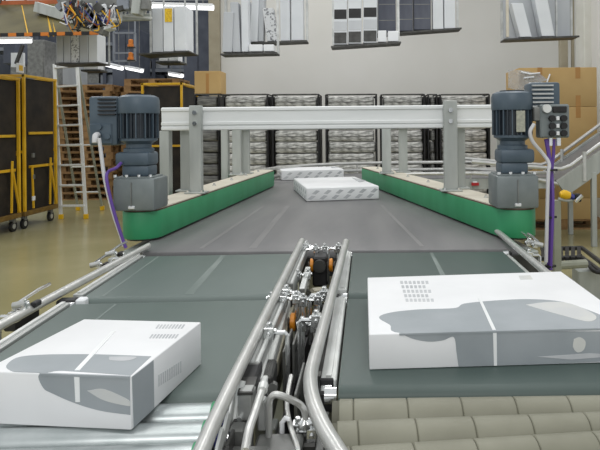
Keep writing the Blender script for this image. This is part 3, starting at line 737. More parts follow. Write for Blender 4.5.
for pts, zs in ((out, (BZ + .04, BZ + .14)), (inn, (BZ + .06,))):
    for z in zs: MB().tube([p + Z * z for p in pts], .022, 8).build('rail_tube', 'tube', t)
    fr = MB()
    for i in range(n - 1): fr.bar(pts[i] + Z * (BZ - .07), pts[i + 1] + Z * (BZ - .07), .03, .13)
    fr.build('side_frame', 'galv', t)
for p in (out[3], out[7], out[11], Vector((1.2, out[-1].y, 0)), Vector((1.9, out[-1].y, 0)), Vector((1.3, inn[-1].y, 0)), inn[10]):
    MB().cyl((p.x, p.y, 0), (p.x, p.y, BZ - .05), .03, 10).build('leg', 'galv', t)
    MB().cyl((p.x, p.y, BZ - .05), (p.x, p.y, BZ + .14 if p.y > 7.8 else BZ + .06), .012, 8).build('rail_post', 'tube', t)
o = MB().box(PY(475, 184, 7.455), (.09, .05, .035)).build('red_block', 'red'); tag(o, 'small red block behind the deck of the green side belt', 'block')
MB().box(Vector(o.location) + Vector((0, 0, .04)), (.05, .04, .02)).build('cap', 'white', o)
t = thing('incline_conveyor', (2.9, 7.4, 0), 'inclined conveyor with silver tube handrails rising beside the brown cartons', 'conveyor')
a0, a1 = Vector((2.40, 7.40, .72)), Vector((4.4, 7.40, 2.1))
for dy in (0, .85):
    o_ = Vector((0, dy, 0))
    MB().bar(a0 + o_, a1 + o_, .05, .22).build('side_frame', 'galv', t, .004)
    MB().tube([a0 + o_ + Vector((-1.1, 0, .34)), a0 + o_ + Vector((-.5, 0, .28)), a0 + o_ + Vector((0, 0, .24)), a0 + o_ + Vector((.12, 0, .28)), a1 + o_ + Vector((0, 0, .26))], .024, 8).build('handrail', 'tube', t)
    MB().tube([a0 + o_ + Vector((-1.1, 0, .20)), a0 + o_ + Vector((-.45, 0, .15)), a0 + o_ + Vector((0, 0, .05)), a0 + o_ + Vector((.12, 0, .08)), a1 + o_ + Vector((0, 0, .10))], .02, 8).build('lower_rail', 'tube', t)
    for k in (.14, .5, .85):
        c = a0 + (a1 - a0) * k + o_
        MB().cyl(c + Vector((0, -.03, -.1)), c + Vector((0, -.03, .26)), .024, 10).build('rail_post', 'tube', t)
    for k in (.2, .8):
        c = a0 + (a1 - a0) * k + o_
        MB().span((c.x - .03, c.y - .03, 0), (c.x + .03, c.y + .03, c.z - .08)).build('leg', 'galv', t, .004)
MB().bar(a0 + Vector((0, .425, .08)), a1 + Vector((0, .425, .08)), .80, .03).build('belt', 'belt_grey', t)
# sensor stand with yellow plug
p = PZ(556, 286, 0) if False else Vector((1.45, 4.6, 0))
p = Vector((PY(556.5, 230, 4.6).x, 4.6, 0)); zt = PY(556, 200, 4.6).z
t = thing('sensor_stand', p, 'grey green square post carrying a bright yellow plug, beside the purple cables', 'stand')
MB().span((p.x - .028, p.y - .028, 0), (p.x + .028, p.y + .028, zt)).build('post', 'post_green', t, .004)
MB().span((p.x - .09, p.y - .09, 0), (p.x + .09, p.y + .09, .015)).build('foot_plate', 'post_green', t)
c = PY(566, 195, 4.58)
MB().tube([c + Vector((-.045, 0, 0)), c + Vector((-.02, 0, .005)), c + Vector((.0, 0, 0)), c + Vector((.03, 0, -.005))], [.022, .036, .036, .026], 12).build('yellow_plug', 'yellow_bright', t)
MB().cyl(c + Vector((.03, 0, -.005)), c + Vector((.06, -.01, -.02)), .02, 10).build('blue_plug', 'blue', t)
MB().box(c + Vector((.085, 0, -.02)), (.05, .06, .06)).build('sensor_body', 'black', t, .006)
MB().cyl(c + Vector((.06, -.03, -.05)), c + Vector((.11, -.04, .0)), .014, 10).build('lens_tube', 'chrome', t)
MB().tube([c + Vector((-.06, 0, -.03)), c + Vector((.02, 0, -.045)), c + Vector((.09, 0, -.03))], .012, 8).build('arm', 'galv', t)
# floor cable ladder
t = thing('cable_ladder', (2.0, 5.2, 0), 'black cable ladder tray lying low over the floor beneath the brown cartons', 'cable tray')
zc = .30
for v in (249, 258.5):
    a = PZ(541, v, zc); b_ = PZ(582, v - 1, zc); b2 = PZ(615, v + 24, zc)
    MB().tube([a, b_, b2], .022, 8).build('side_rail', 'steel_dark', t)
for k in range(7):
    a = PZ(543 + k * 6, 248, zc); b_ = PZ(543 + k * 6, 259, zc); MB().bar(a, b_, .035, .03).build('rung', 'black', t)
for u in (546, 580): c = PZ(u, 254, zc); MB().cyl((c.x, c.y, 0), (c.x, c.y, zc), .02, 8).build('leg', 'steel_dark', t)
tag(MB().tube([PZ(536, 267, .35), PZ(586, 263.5, .35)], .035, 10).build('floor_pipe', 'post_green'), 'grey green pipe running low behind the large flat parcel', 'pipe')
c = PZ(560, 266, .35)
tag(MB().tube([PZ(588, 262, .33), PZ(591, 268, .30), PZ(597, 272, .30), PZ(610, 272, .30)], .018, 8, 4).build('floor_cable', 'black'), 'thick black cable sagging beside the low pipe', 'cable')
o = tag(MB().span((PZ(588, 262, .33).x - .1, PZ(588, 262, .33).y - .05, 0), (PZ(588, 262, .33).x + .1, PZ(588, 262, .33).y + .12, .27)).build('junction_stand', 'galv', bevel=.01), 'low grey junction stand at the end of the black cable', 'stand')

# ------------------------------------------------------------------ roll cages with wrapped bundles (in front of the grey wall)
def roll_cage(u0, u1, y, ztop, label, dark=False, film=True):
    x0, x1 = PY(u0, 120, y).x, PY(u1, 120, y).x; d = .62
    t = thing('roll_cage', ((x0 + x1) / 2, y + d / 2, 0), label, 'roll cage', 'black roll cages along the grey wall')
    MB().span((x0, y, .13), (x1, y + d, .17)).build('base', 'black', t)
    for x in (x0 + .016, x1 - .016):
        for yy in (y + .016, y + d - .016):
            MB().cyl((x, yy, .17), (x, yy, ztop), .014, 8).build('post', 'black', t)
            MB().cyl((x - .012, yy, .06), (x + .012, yy, .06), .06, 14).build('caster', 'steel_dark', t)
        MB().tube([(x, y + .016, ztop - .03), (x, y + .04, ztop), (x, y + d - .04, ztop), (x, y + d - .016, ztop - .03)], .012, 8).build('side_hoop', 'black', t)
    MB().tube([(x0 + .016, y + .016, ztop - .05), (x0 + .03, y + .016, ztop), (x1 - .03, y + .016, ztop), (x1 - .016, y + .016, ztop - .05)], .012, 8).build('front_hoop', 'steel_dark', t)
    for x in (x0 + .016, x1 - .016): MB().span((x - .006, y + .03, .2), (x + .006, y + d - .03, ztop - .03)).build('side_mesh', 'black', t)
    MB().cyl((x0 + .016, y + d - .016, ztop - .02), (x1 - .016, y + d - .016, ztop - .02), .016, 8).build('back_bar', 'black', t)
    return x0, x1, d
cages = [(193.5, 219.5, 'black roll cage with dark bundles, under the brown carton by the column', True),
         (222, 268.5, 'black roll cage of wrapped bundles, next one along from the dark filled cage', False),
         (271.5, 319.5, 'black roll cage of wrapped bundles behind the far parcels on the belt', False),
         (325, 377.5, 'black roll cage of wrapped bundles behind the slanting green belt end', False),
         (380.5, 425.5, 'black roll cage of wrapped bundles between the bolted post and the slimmer posts', False),
         (427.5, 438, 'narrow black roll cage of dark bundles squeezed between two pale filled cages', True),
         (439.5, 490.5, 'black roll cage of wrapped bundles directly behind the motor with sockets', False)]
names = ['by the column under a carton', 'beside the dark filled cage', 'behind the far parcels', 'behind the slanting green belt end', 'beside the bolted post', 'squeezed between two pale filled cages', 'behind the socketed motor']
for ci, (u0, u1, lb, dk) in enumerate(cages):
    y = 9.55 + (.25 if ci == 0 else 0)
    zt_ = PY((u0 + u1) / 2, 94.5, y).z
    x0, x1, d = roll_cage(u0, u1, y, zt_, lb)
    z = .172; k = 0
    nb = 10; dh = (zt_ - .012 - z) / nb
    while k < nb:
        hh = dh - .012; jx = random.uniform(-.012, .012)
        b = MB(); nx = 9
        # bulging wrapped bundle
        xa, xb, ya, yb2 = x0 + .045 + jx, x1 - .045 + jx, y + .05, y + d - .05
        o = MB().span((xa, ya, z), (xb, yb2, z + hh)).build('wrapped_bundle', 'bundle_dark' if dk else 'bundle_wrap', None, .035, 3)
        tag(o, ('dark wrapped bundle, ' if dk else 'silvery wrapped bundle, ') + ORD[nb - 1 - k] + ' in the cage ' + names[ci], 'bundle', 'film wrapped bundles in the roll cages')
        if not dk or k % 2:
            MB().span((xa + .01, ya - .004, z + hh * .42), (xb - .01, ya + .01, z + hh * .5)).build('band', 'bundle_dark', o)
        z += dh; k += 1
zt_ = PY(207, 94.5, 9.8).z + .018
o = tag(MB().span((PY(194.5, 90, 9.9).x, 9.9, zt_ + .0), (PY(220.5, 90, 9.9).x, 10.3, PY(207, 71, 9.9).z)).build('cardboard_box', 'carton', bevel=.006), 'plain tan cardboard box standing on the dark filled roll cage', 'box')
c = o.location; MB().box((c.x, 9.899, c.z + .17), (.05, .003, .33)).build('tape', 'tape', o)

# ------------------------------------------------------------------ carton stack on pallet
yk = 8.62
def carton_box(x0, x1, z0, z1, y0, y1, label, tapes):
    o = MB().span((x0, y0, z0), (x1, y1, z1)).build('cardboard_box', 'carton', None, .008, 2)
    tag(o, label, 'box', 'brown cartons on the pallet')
    for tx in tapes:
        MB().span((tx - .035, y0 - .002, z1 - .16), (tx + .035, y0 + .004, z1 + .002)).build('tape', 'tape', o)
        MB().span((tx - .035, y0 - .002, z0 + .002), (tx + .035, y0 + .004, z0 + .16)).build('tape', 'tape', o)
        MB().span((tx - .035, y0, z1 - .001), (tx + .035, y1, z1 + .002)).build('tape', 'tape', o)
    return o
xa = PY(507, 90, yk).x; xm = PY(519, 90, yk).x; xb = PY(597, 90, yk).x
zA, zB = PY(560, 67.5, yk).z, PY(580, 106.5, yk).z
zC, zD = PY(580, 164, yk).z, PY(580, 198, yk).z
carton_box(xm, xb, zB, zA, yk, yk + .8, 'large brown carton crowning the pallet stack, with torn film at its corner', [PY(540, 90, yk).x, PY(578, 90, yk).x])
carton_box(xm, xb, zC, zB - .002, yk, yk + .8, 'large brown taped carton directly beneath the crowning one', [PY(578, 90, yk).x])
carton_box(xm, xb + .05, zD, zC - .002, yk, yk + .8, 'brown carton low in the stack, behind the silver tube rails', [])
o = carton_box(PY(535, 200, yk).x, PY(594, 200, yk).x, .146, zD - .002, yk, yk + .8, 'brown carton resting directly on the wooden pallet behind the yellow plug', [])
f = tag(MB().slab([PY(508, 70, yk - .015), PY(520, 70, yk - .015), PY(540, 74, yk - .015), PY(548, 80, yk - .015), PY(530, 86, yk - .015), PY(524, 92, yk - .015), PY(508, 88, yk - .015)], (0, -1, 0), .004).build('torn_film', mat('film_clear', (214, 218, 220), (190, 194, 196), 0.2, 0, 9, 0.6, None, None, 0.35)), 'torn clear wrapping film on the corner of the crowning carton', 'film')
for pts in (((521, 72), (530, 74), (540, 73)), ((524, 78), (534, 77)), ((526, 86), (530, 83), (536, 85)), ((550, 74), (547, 82))):
    MB().tube([PY(u, v, yk - .022) for u, v in pts], .012, 6).build('film_crease', 'white', f)

def make_pallet():
    m = MB()
    for k in range(5): m.span((-.6, -.4 + k * .175, .122), (.6, -.4 + k * .175 + .1, .144))
    for k in range(3):
        yy = -.4 + k * .35; m.span((-.6, yy, 0), (.6, yy + .1, .022))
        for j in range(3): m.span((-.6 + j * .5275, yy, .022), (-.6 + j * .5275 + .145, yy + .1, .1))
    for j in range(3): m.span((-.6 + j * .5275, -.4, .1), (-.6 + j * .5275 + .145, .4, .122))
    return m.build('wooden_pallet', 'wood')
pal = make_pallet()
pal.location = ((xm + xb) / 2 + .05, yk + .4, 0)
tag(pal, 'wooden pallet on the floor under the brown cartons', 'pallet')
st = [(-6.0, 13.2, 17, 'wooden pallet in the stack behind the ladder'), (-4.72, 13.5, 18, 'wooden pallet in the stack behind the slotted motor')]
for sx, sy, n, lb in st:
    for k in range(n):
        c = pal.copy(); C.objects.link(c); tag(c, lb + ', ' + (ORD[n - 1 - k] if n - 1 - k < 9 else ORD[-1 - k]), 'pallet', 'stacked wooden pallets')
        c.location = (sx + random.uniform(-.04, .04), sy + random.uniform(-.03, .03), k * .1445); c.rotation_euler.z = random.uniform(-.03, .03)

# ------------------------------------------------------------------ yellow panel carts
def cart(x1, y0, y1, h, label, depth=.8, seedv=0):
    t = thing('panel_cart', (x1 - depth / 2, (y0 + y1) / 2, 0), label, 'cart', 'yellow framed panel carts')
    x0 = x1 - depth; zb = .20
    MB().span((x0, y0, zb), (x1, y1, zb + .07)).build('deck', 'cart_deck', t, .006)
    for x in (x0 + .08, x1 - .08):
        for yy in (y0 + .1, y1 - .1):
            w_ = MB().cyl((x - .02, yy, .08), (x + .02, yy, .08), .08, 16).build('caster', 'black', t)
            MB().cyl((x - .024, yy, .08), (x + .024, yy, .08), .04, 12).build('caster_hub', 'alu', w_)
            MB().box((x, yy, .165), (.07, .06, .07)).build('caster_fork', 'steel_mid', w_, .005)
    for x in (x0 + .025, x1 - .025):
        for yy in (y0 + .025, y1 - .025):
            MB().span((x - .02, yy - .02, zb + .07), (x + .02, yy + .02, h)).build('post', 'yellow', t, .003)
        MB().span((x - .02, y0 + .005, h - .04), (x + .02, y1 - .005, h)).build('top_rail', 'yellow', t, .003)
        for z in (h * .62, h * .40):
            MB().span((x - .012, y0 + .16, z - .02), (x + .012, y1 - .12, z + .02)).build('mid_rail', 'yellow', t, .003)
    for yy in (y0 + .025, y1 - .025):
        MB().span((x0, yy - .02, h - .04), (x1, yy + .02, h)).build('top_rail', 'yellow', t, .003)
        MB().span((x0, yy - .012, h * .5 - .02), (x1, yy + .012, h * .5 + .02)).build('end_rail', 'yellow', t, .003)
    MB().span((x1 - .075, y0 + .05, zb + .07), (x1 - .05, y1 - .05, h - .05)).build('dark_panel', 'cart_panel', t)
    MB().span((x0 + .05, y0 + .055, zb + .07), (x1 - .08, y0 + .075, h - .06)).build('dark_panel', 'cart_panel', t)
    MB().span((x0 + .05, y1 - .075, zb + .07), (x1 - .08, y1 - .055, h - .06)).build('dark_panel', 'cart_panel', t)
    yc = y1 - .28
    MB().bar((x1 + .012, yc, zb + .1), (x1 + .012, yc + .03, zb + .85), .03, .02, (1, 0, 0)).build('strut', 'yellow', t)
    MB().bar((x1 + .012, yc + .2, zb + .1), (x1 + .012, yc + .04, zb + .70), .03, .02, (1, 0, 0)).build('strut', 'yellow', t)
    MB().bar((x1 + .012, y0 + .2, zb + .1), (x1 + .012, y0 + .17, zb + .75), .03, .02, (1, 0, 0)).build('strut', 'yellow', t)
    for k in range(3):
        MB().box((x1 + .012, y0 + .2, zb + .25 + k * .33), (.03, .06, .07)).build('latch', 'steel_mid' if k else 'white', t, .006)
    return t
cx_ = -5.13
cart(cx_, 9.02, 9.98, 2.34, 'yellow framed cart with dark panels next to the step ladder')
cart(cx_ - .02, 7.98, 8.96, 2.28, 'yellow framed cart with dark panels, standing away from the step ladder')
o = tag(MB().box((cx_ - .05, 9.0, 2.36 + .07), (.02, .17, .14)).build('sign_plate', 'white', bevel=.004), 'small white sign plate with a yellow square on top of the yellow carts', 'sign')
MB().box((cx_ - .037, 9.0, 2.43), (.008, .09, .08)).build('yellow_square', 'yellow_bright', o)
cart(-3.42, 11.2, 12.3, 2.36, 'yellow framed cart with dark panels beyond the motor, beside the column', .78)

# ------------------------------------------------------------------ step ladder
t = thing('step_ladder', (-4.98, 10.6, 0), 'aluminium step ladder with yellow feet beside the yellow carts', 'ladder')
fA, fB = PZ(62, 219, .03), PZ(86, 217, .03); yl = fB.y; fA = Vector((fB.x - .42, yl, .03))
tA, tB = PY(54.5, 64, yl + .45), PY(77, 62.5, yl + .45)
rB = Vector((PZ(98, 208, .03).x + .12, yl + 1.05, .03)); rA = rB + Vector((-.45, 0, 0))
MB().bar(fA, tA, .055, .03, (0, 1, 0)).build('stile', 'ladder', t, .003); MB().bar(fB, tB, .055, .03, (0, 1, 0)).build('stile', 'ladder', t, .003)
for a, b_ in ((rA, tA), (rB, tB)): MB().bar(a, b_ - Vector((0, -.03, .1)), .04, .025, (0, 1, 0)).build('rear_stile', 'post_green', t, .003)
for k in range(8):
    s = (k + .55) / 7.75
    MB().bar(fA.lerp(tA, s), fB.lerp(tB, s), .08, .03).build('rung', 'ladder', t, .003)
for k in (.12, .3, .45): MB().cyl(rA.lerp(tA, k), rB.lerp(tB, k), .014, 8).build('rear_brace', 'ladder', t)
for p in (fA, fB, rA, rB): MB().box(p + Vector((0, 0, .01)), (.07, .05, .08)).build('foot', 'yellow_bright', t, .006)

# ------------------------------------------------------------------ overhead carriers
def carrier(u0, u1, v0, v1, y, dep, label, hang=True, back=None):
    a, b_ = PY(u0, v0, y), PY(u1, v1, y); zt = 3.75
    t = thing('overhead_carrier', ((a.x + b_.x) / 2, y + dep / 2, min(a.z, b_.z) - .02), label, 'carrier', 'overhead carriers')
    MB().hexa([a + Vector((0, 0, -.018)), b_ + Vector((0, 0, -.018)), b_ + Vector((0, dep + .03, -.018)), a + Vector((0, dep + .03, -.018))], [a, b_, b_ + Vector((0, dep + .03, 0)), a + Vector((0, dep + .03, 0))]).build('tray', 'steel_dark', t, .003)
    MB().bar(a + Vector((0, -.006, -.01)), b_ + Vector((0, -.006, -.01)), .014, .018).build('front_lip', 'steel_dark', t)
    for p in (a + Vector((.015, dep + .016, 0)), b_ + Vector((-.015, dep + .016, 0))):
        MB().span((p.x - .012, p.y - .012, p.z), (p.x + .012, p.y + .012, zt)).build('hanger', 'alu', t)
    if back:
        MB().span((a.x + .03, y + dep + .008, max(a.z, b_.z) + .001), (b_.x - .03, y + dep + .02, zt - .3)).build('back_plate', back, t)
    MB().span((a.x - .1, y + dep - .05, zt), (b_.x + .1, y + dep + .02, zt + .08)).build('trolley_bar', 'galv', t, .004)
    return a, b_
def upright(u0, u1, v0, v1, y, dep, m, label, group, lean=0, prints=(), mp='black'):
    """upright bundle: bottom edge v1, top edge v0, front face at depth y"""
    a, b_ = PY(u0, v1, y), PY(u1, v1, y); top = PY(u0, v0, y).z
    za = max(a.z, b_.z) + .004; L = Vector((lean, 0, 0))
    q = [Vector((a.x, y, za)), Vector((b_.x, y, za)), Vector((b_.x, y + dep, za)), Vector((a.x, y + dep, za))]
    o = MB().hexa(q, [Vector((p.x, p.y, top)) + L for p in q]).build('upright_bundle', m, None, .005)
    tag(o, label, 'bundle', group)
    n = Vector((0, -1, 0))
    for (pv0, pv1, pm) in prints:
        ym = y
        f0 = PY((u0 + u1) / 2, pv0, y).z; f1 = PY((u0 + u1) / 2, pv1, y).z
        k = lambda z: lean * (z - za) / max(.01, top - za)
        MB().slab([(a.x + .006 + k(f1), y, f1), (b_.x - .006 + k(f1), y, f1), (b_.x - .006 + k(f0), y, f0), (a.x + .006 + k(f0), y, f0)], n, .002).build('print', pm, o)
    return o
YC = 6.0
G1 = 'upright bundles in the carrier before the column'
carrier(220.5, 277, 53.5, 52, YC, .17, 'overhead carrier tray hanging lowest by the column, holding tall grey bundles')
upright(222, 232, 12, 52.6, YC + .03, .13, 'panel_grey', 'shorter dark grey upright bundle hanging at the column end', G1, .02)
upright(232.5, 240.5, 2, 52.5, YC + .05, .13, 'panel_grey', 'narrow grey upright bundle next to the shorter dark grey one', G1, -.02)
upright(241.5, 248.5, -25, 52.3, YC + .06, .13, 'panel_pale', 'pale narrow upright bundle in the low carrier by the column', G1)
upright(249, 262.5, 44.5, 51.9, YC + .02, .13, 'white', 'small bright white packet on the low carrier tray, the broader one', G1)
upright(263.5, 274, 44.5, 51.7, YC + .02, .13, 'white', 'small bright white packet on the low carrier tray, at its free end', G1)
carrier(240, 307, 43, 40, YC + .45, .17, 'overhead carrier tray behind the low one, holding a speckled bundle and pale ones')
G2 = 'upright bundles in the second carrier'
upright(242, 249, 1, 42.6, YC + .47, .13, 'panel_pale', 'pale upright bundle with a small label strip, leaning beside its look-alikes', G2, .01)
upright(250, 257.5, -20, 42.2, YC + .47, .13, 'panel_pale', 'tall pale upright bundle between the labelled one and the speckled one', G2, .03)
upright(258, 263.5, -20, 41.9, YC + .49, .13, 'panel_grey', 'slim grey upright bundle touching the speckled one', G2, .02)
upright(267, 278, 8, 41.6, YC + .46, .13, 'speckle', 'speckled upright bundle with dark flecks leaning in the overhead carrier', G2, -.05)
upright(280.5, 290, -30, 41.2, YC + .47, .13, 'panel_pale', 'wide pale upright bundle beside the speckled one', G2)
upright(291.5, 303.5, -30, 40.8, YC + .47, .13, 'panel_pale', 'wide pale upright bundle at the free end of the speckled bundle tray', G2)
carrier(331, 401, 46, 41.5, YC, .17, 'overhead carrier tray holding three banded black and white bundles')
G3 = 'banded upright bundles'
bands = [(9, 19.5, 'black'), (32, 44, 'steel_dark')]
for i, (u0, u1, vb) in enumerate(((333.5, 347, 45), (348, 361.5, 44.2), (363, 377, 43.3))):
    upright(u0, u1, -25, vb, YC + .03 + i * .004, .13, 'panel_pale', ['banded black and white upright bundle at the outer end of its tray', 'banded black and white upright bundle between two others alike', 'banded black and white upright bundle next to the small white packets'][i], G3, .01, [(9.5 - i, 19 - i, 'black'), (21.5 - i, 31 - i, 'panel_grey'), (32.5 - i, 43.5 - i, 'steel_dark')])
upright(378, 386.5, 30.5, 42.4, YC + .03, .13, 'white', 'small white packet beside the banded bundles', G3)
upright(388, 398.5, 31, 41.8, YC + .03, .13, 'white', 'small white packet at the free end of the banded bundle tray', G3)
carrier(377, 461.5, 33.5, 27.5, YC + .5, .17, 'overhead carrier tray holding three navy bundles and two white ones')
G4 = 'navy and white upright bundles'
for i, (u0, u1) in enumerate(((378.5, 396), (397.5, 413), (414, 431))):
    upright(u0, u1, -30, 32.6 - i * 1.2, YC + .52, .13, 'panel_navy', ['navy upright bundle above the small white packets', 'navy upright bundle between two navy neighbours', 'navy upright bundle touching the white ones'][i], G4, .0, [(20 - i, 20.7 - i, 'steel_mid'), (4, 4.6, 'steel_mid')])
upright(433, 443.5, -30, 29.6, YC + .52, .13, 'panel_pale', 'white upright bundle next to the navy ones', G4)
upright(444.5, 455.5, -30, 28.8, YC + .52, .13, 'panel_pale', 'white upright bundle at the free end of the navy bundle tray', G4)
carrier(504.5, 579, 38.5, 35.5, 6.2, .17, 'overhead carrier with grey back holding two leaning white documents', True, 'panel_grey')
upright(520, 532, 3, 37.4, 6.23, .13, 'panel_pale', 'leaning white document bundle near the cream side post of its carrier', 'leaning document bundles', -.09)
upright(542, 555, -10, 36.6, 6.23, .13, 'panel_pale', 'leaning white document bundle near the steel posts', 'leaning document bundles', -.09)
p = PY(508, 37, 6.2)
o = tag(MB().span((p.x - .012, 6.2, p.z), (p.x + .012, 6.24, 3.4)).build('carrier_post', 'deck', bevel=.003), 'cream side post of the carrier with leaning documents', 'post')
p = PY(557, 37, 6.2)
o = tag(MB().span((p.x - .008, 6.2, p.z), (p.x + .008, 6.24, 3.4)).build('carrier_post', 'alu', bevel=.002), 'thin grey side post of the carrier with leaning documents', 'post')
# hall-side carriers
carrier(138, 189, 53.5, 50.5, 7.6, .40, 'overhead carrier with grey plates and a yellow sticker above the motor')
G5 = 'grey upright bundles above the motor'
upright(152.5, 163, 8, 52.4, 7.62, .34, 'panel_grey', 'dark grey upright bundle beside the one with the yellow sticker', G5)
o = upright(163.5, 173.5, 6, 51.9, 7.62, .34, 'panel_pale', 'pale upright bundle with a yellow sticker', G5)
c0, c1 = PY(165, 22, 7.62), PY(172, 8.5, 7.62)
MB().span((c0.x, 7.612, c0.z), (c1.x, 7.625, c1.z)).build('sticker', 'sticker', o)
upright(174.5, 186, 6, 51.2, 7.62, .34, 'panel_pale', 'pale upright bundle without sticker at the tray end, next to the stickered one', G5)
for u0, u1, lb in ((159, 168, 'small white packet beneath the sticker bundle tray, nearer the ladder'), (169, 178, 'small white packet beneath the sticker bundle tray, nearer the column')):
    a, b_ = PY(u0, 61, 8.1), PY(u1, 54.8, 8.1); o = tag(MB().span((a.x, 8.1, a.z), (b_.x, 8.3, b_.z)).build('white_packet', 'white', bevel=.004), lb, 'packet', 'white packets under the sticker tray')
a = PY(156, 61.5, 8.08); b_ = PY(181, 61, 8.08)
MB_ = MB().span((a.x, 8.06, a.z - .025), (b_.x, 8.36, a.z + .0))
o = MB_.build('packet_tray', 'steel_dark', bevel=.003); tag(o, 'dark tray under the small white packets below the sticker bundles', 'tray')
for xx in (a.x + .02, b_.x - .02): MB().span((xx - .01, 8.34, a.z), (xx + .01, 8.36, 3.8)).build('hanger', 'alu', o)
carrier(55, 99, 63.5, 62, 8.6, .36, 'overhead carrier of silver upright bundles above the step ladder')
G6 = 'silver bundles above the ladder'
for i, (u0, u1, m_) in enumerate(((56.5, 63, 'panel_grey'), (63.5, 70.5, 'panel_grey'), (71, 79, 'speckle'), (79.5, 88, 'panel_grey'), (88.5, 97.5, 'panel_pale'))):
    upright(u0, u1, 34, 63, 8.62, .28, m_, ['silver upright bundle at the cart end of the tray over the ladder', 'silver upright bundle second along the tray over the ladder', 'speckled upright bundle in the tray over the ladder', 'silver upright bundle just past the speckled one over the ladder', 'pale upright bundle at the motor end of the tray over the ladder'][i], G6, .0)
a, b_ = PY(84, 69.5, 9.1), PY(98, 63.5, 9.1)
o = tag(MB().span((a.x, 9.1, a.z), (b_.x, 9.3, b_.z)).build('white_packet', 'white', bevel=.004), 'white packet on a small tray just above the ladder', 'packet')
o = tag(MB().span((a.x - .04, 9.08, a.z - .03), (b_.x + .04, 9.34, a.z)).build('packet_tray', 'steel_dark', bevel=.003), 'dark tray under the white packet above the ladder', 'tray')
for xx in (a.x, b_.x): MB().span((xx - .01, 9.3, a.z), (xx + .01, 9.32, 3.8)).build('hanger', 'alu', o)

# ------------------------------------------------------------------ overhead guard panel with hazard edge, machine and cables (hall side)
yg = 7.8
t = thing('overhead_guard', PY(40, 36, yg), 'overhead guard of brownish clear sheet with orange and black striped edge', 'guard')
e0, e1 = PY(-40, 36, yg), PY(98, 33, yg); f0, f1 = PY(-40, 6, yg + .9), PY(98, 3, yg + .9)
MB().hexa([e0, e1, e1 + Vector((0, .01, .01)), e0 + Vector((0, .01, .01))], [f0, f1, f1 + Vector((0, .01, .01)), f0 + Vector((0, .01, .01))]).build('sheet', 'sheet', t)
N_ = 17
for k in range(N_):
    a, b_ = e0.lerp(e1, k / N_), e0.lerp(e1, (k + 1) / N_)
    MB().bar(a, b_, .03, .045).build('hazard_stripe', 'black' if k % 2 else 'hazard_orange', t)
MB().bar(f0 + Vector((0, .04, .02)), f1 + Vector((0, .04, .02)), .08, .09).build('top_beam', 'rust', t, .004)
for u, wd in ((25, .05), (47, .07), (51.5, .05)):
    MB().bar(PY(u + 3, 35, yg - .01), PY(u - 3, 7, yg + .88), wd, .012, (0, 1, .5)).build('strap', 'yellow', t)
MB().bar(PY(37, 7, yg + .55), PY(88, 22, yg + .2), .10, .14).build('spare_rail', 'galv', t, .004)
for u in (0, 90): c = PY(u, 3, yg + .9); MB().span((c.x - .02, c.y - .02, c.z), (c.x + .02, c.y + .02, 5)).build('hanger', 'steel_dark', t)
# tangle of overhead drive
yd = 7.2
t = thing('overhead_drive', PY(95, 20, yd), 'overhead drive unit of pale metal boxes hung with coloured wires', 'machine')
MB().bar(PY(62, 2, yd), PY(150, 5, yd), .10, .12).build('main_rail', 'steel_mid', t, .004)
MB().bar(PY(120, 18, yd + .2), PY(151, 17, yd + .2), .06, .08).build('side_rail', 'galv', t, .004)
for (u, v, w_, h_, m_) in ((74, 8, .16, .14, 'steel_dark'), (88, 14, .2, .2, 'galv'), (98, 20, .16, .24, 'steel_dark'), (107, 18, .10, .30, 'panel_pale'), (116, 14, .10, .18, 'white'), (101, 30, .14, .10, 'steel_mid'), (83, 22, .13, .13, 'steel_dark'), (125, 4, .14, .16, 'rack_beam'), (138, 6, .10, .22, 'galv')):
    MB().box(PY(u, v, yd), (w_, .16, h_), 0, Matrix.Rotation(random.uniform(-.4, .4), 4, 'Y')).build('drive_module', m_, t, .008)
cols = ['black', 'white_cable', 'yellow', 'blue', 'orange', 'black', 'steel_mid', 'white_cable', 'black', 'rust']
for k in range(34):
    u, v = random.uniform(60, 122), random.uniform(0, 16)
    if v > 3 + (u - 60) * .5: v *= .4
    MB().box(PY(u, v, yd + random.uniform(-.12, .15)), (random.uniform(.03, .10), .06, random.uniform(.03, .11)), 0, Matrix.Rotation(random.uniform(-.8, .8), 4, 'Y')).build('fitting', random.choice(['steel_dark', 'galv', 'black', 'steel_mid', 'panel_pale', 'rack_beam', 'rust']), t)
for k in range(44):
    u = random.uniform(62, 118); v = random.uniform(0, 10)
    p0 = PY(u, v, yd - .1); p1 = PY(u + random.uniform(-10, 18), v + random.uniform(14, 26), yd - .1 + random.uniform(-.06, .06)); pm = (p0 + p1) / 2 + Vector((random.uniform(-.1, .1), 0, random.uniform(-.12, .02)))
    MB().tube([p0, pm, p1], random.choice([.005, .007, .009]), 6, 5).build('wire', cols[k % len(cols)], t)
for v in (2, 15): MB().bar(PY(116, v, yd + .1), PY(152, v + 3, yd + .1), .02, .025).build('truss_chord', 'alu_bright', t)
for k in range(6):
    MB().bar(PY(122 + k * 5, 3, yd + .1), PY(120 + k * 5, 14, yd + .1), .02, .02).build('chain_link', 'alu_bright', t)
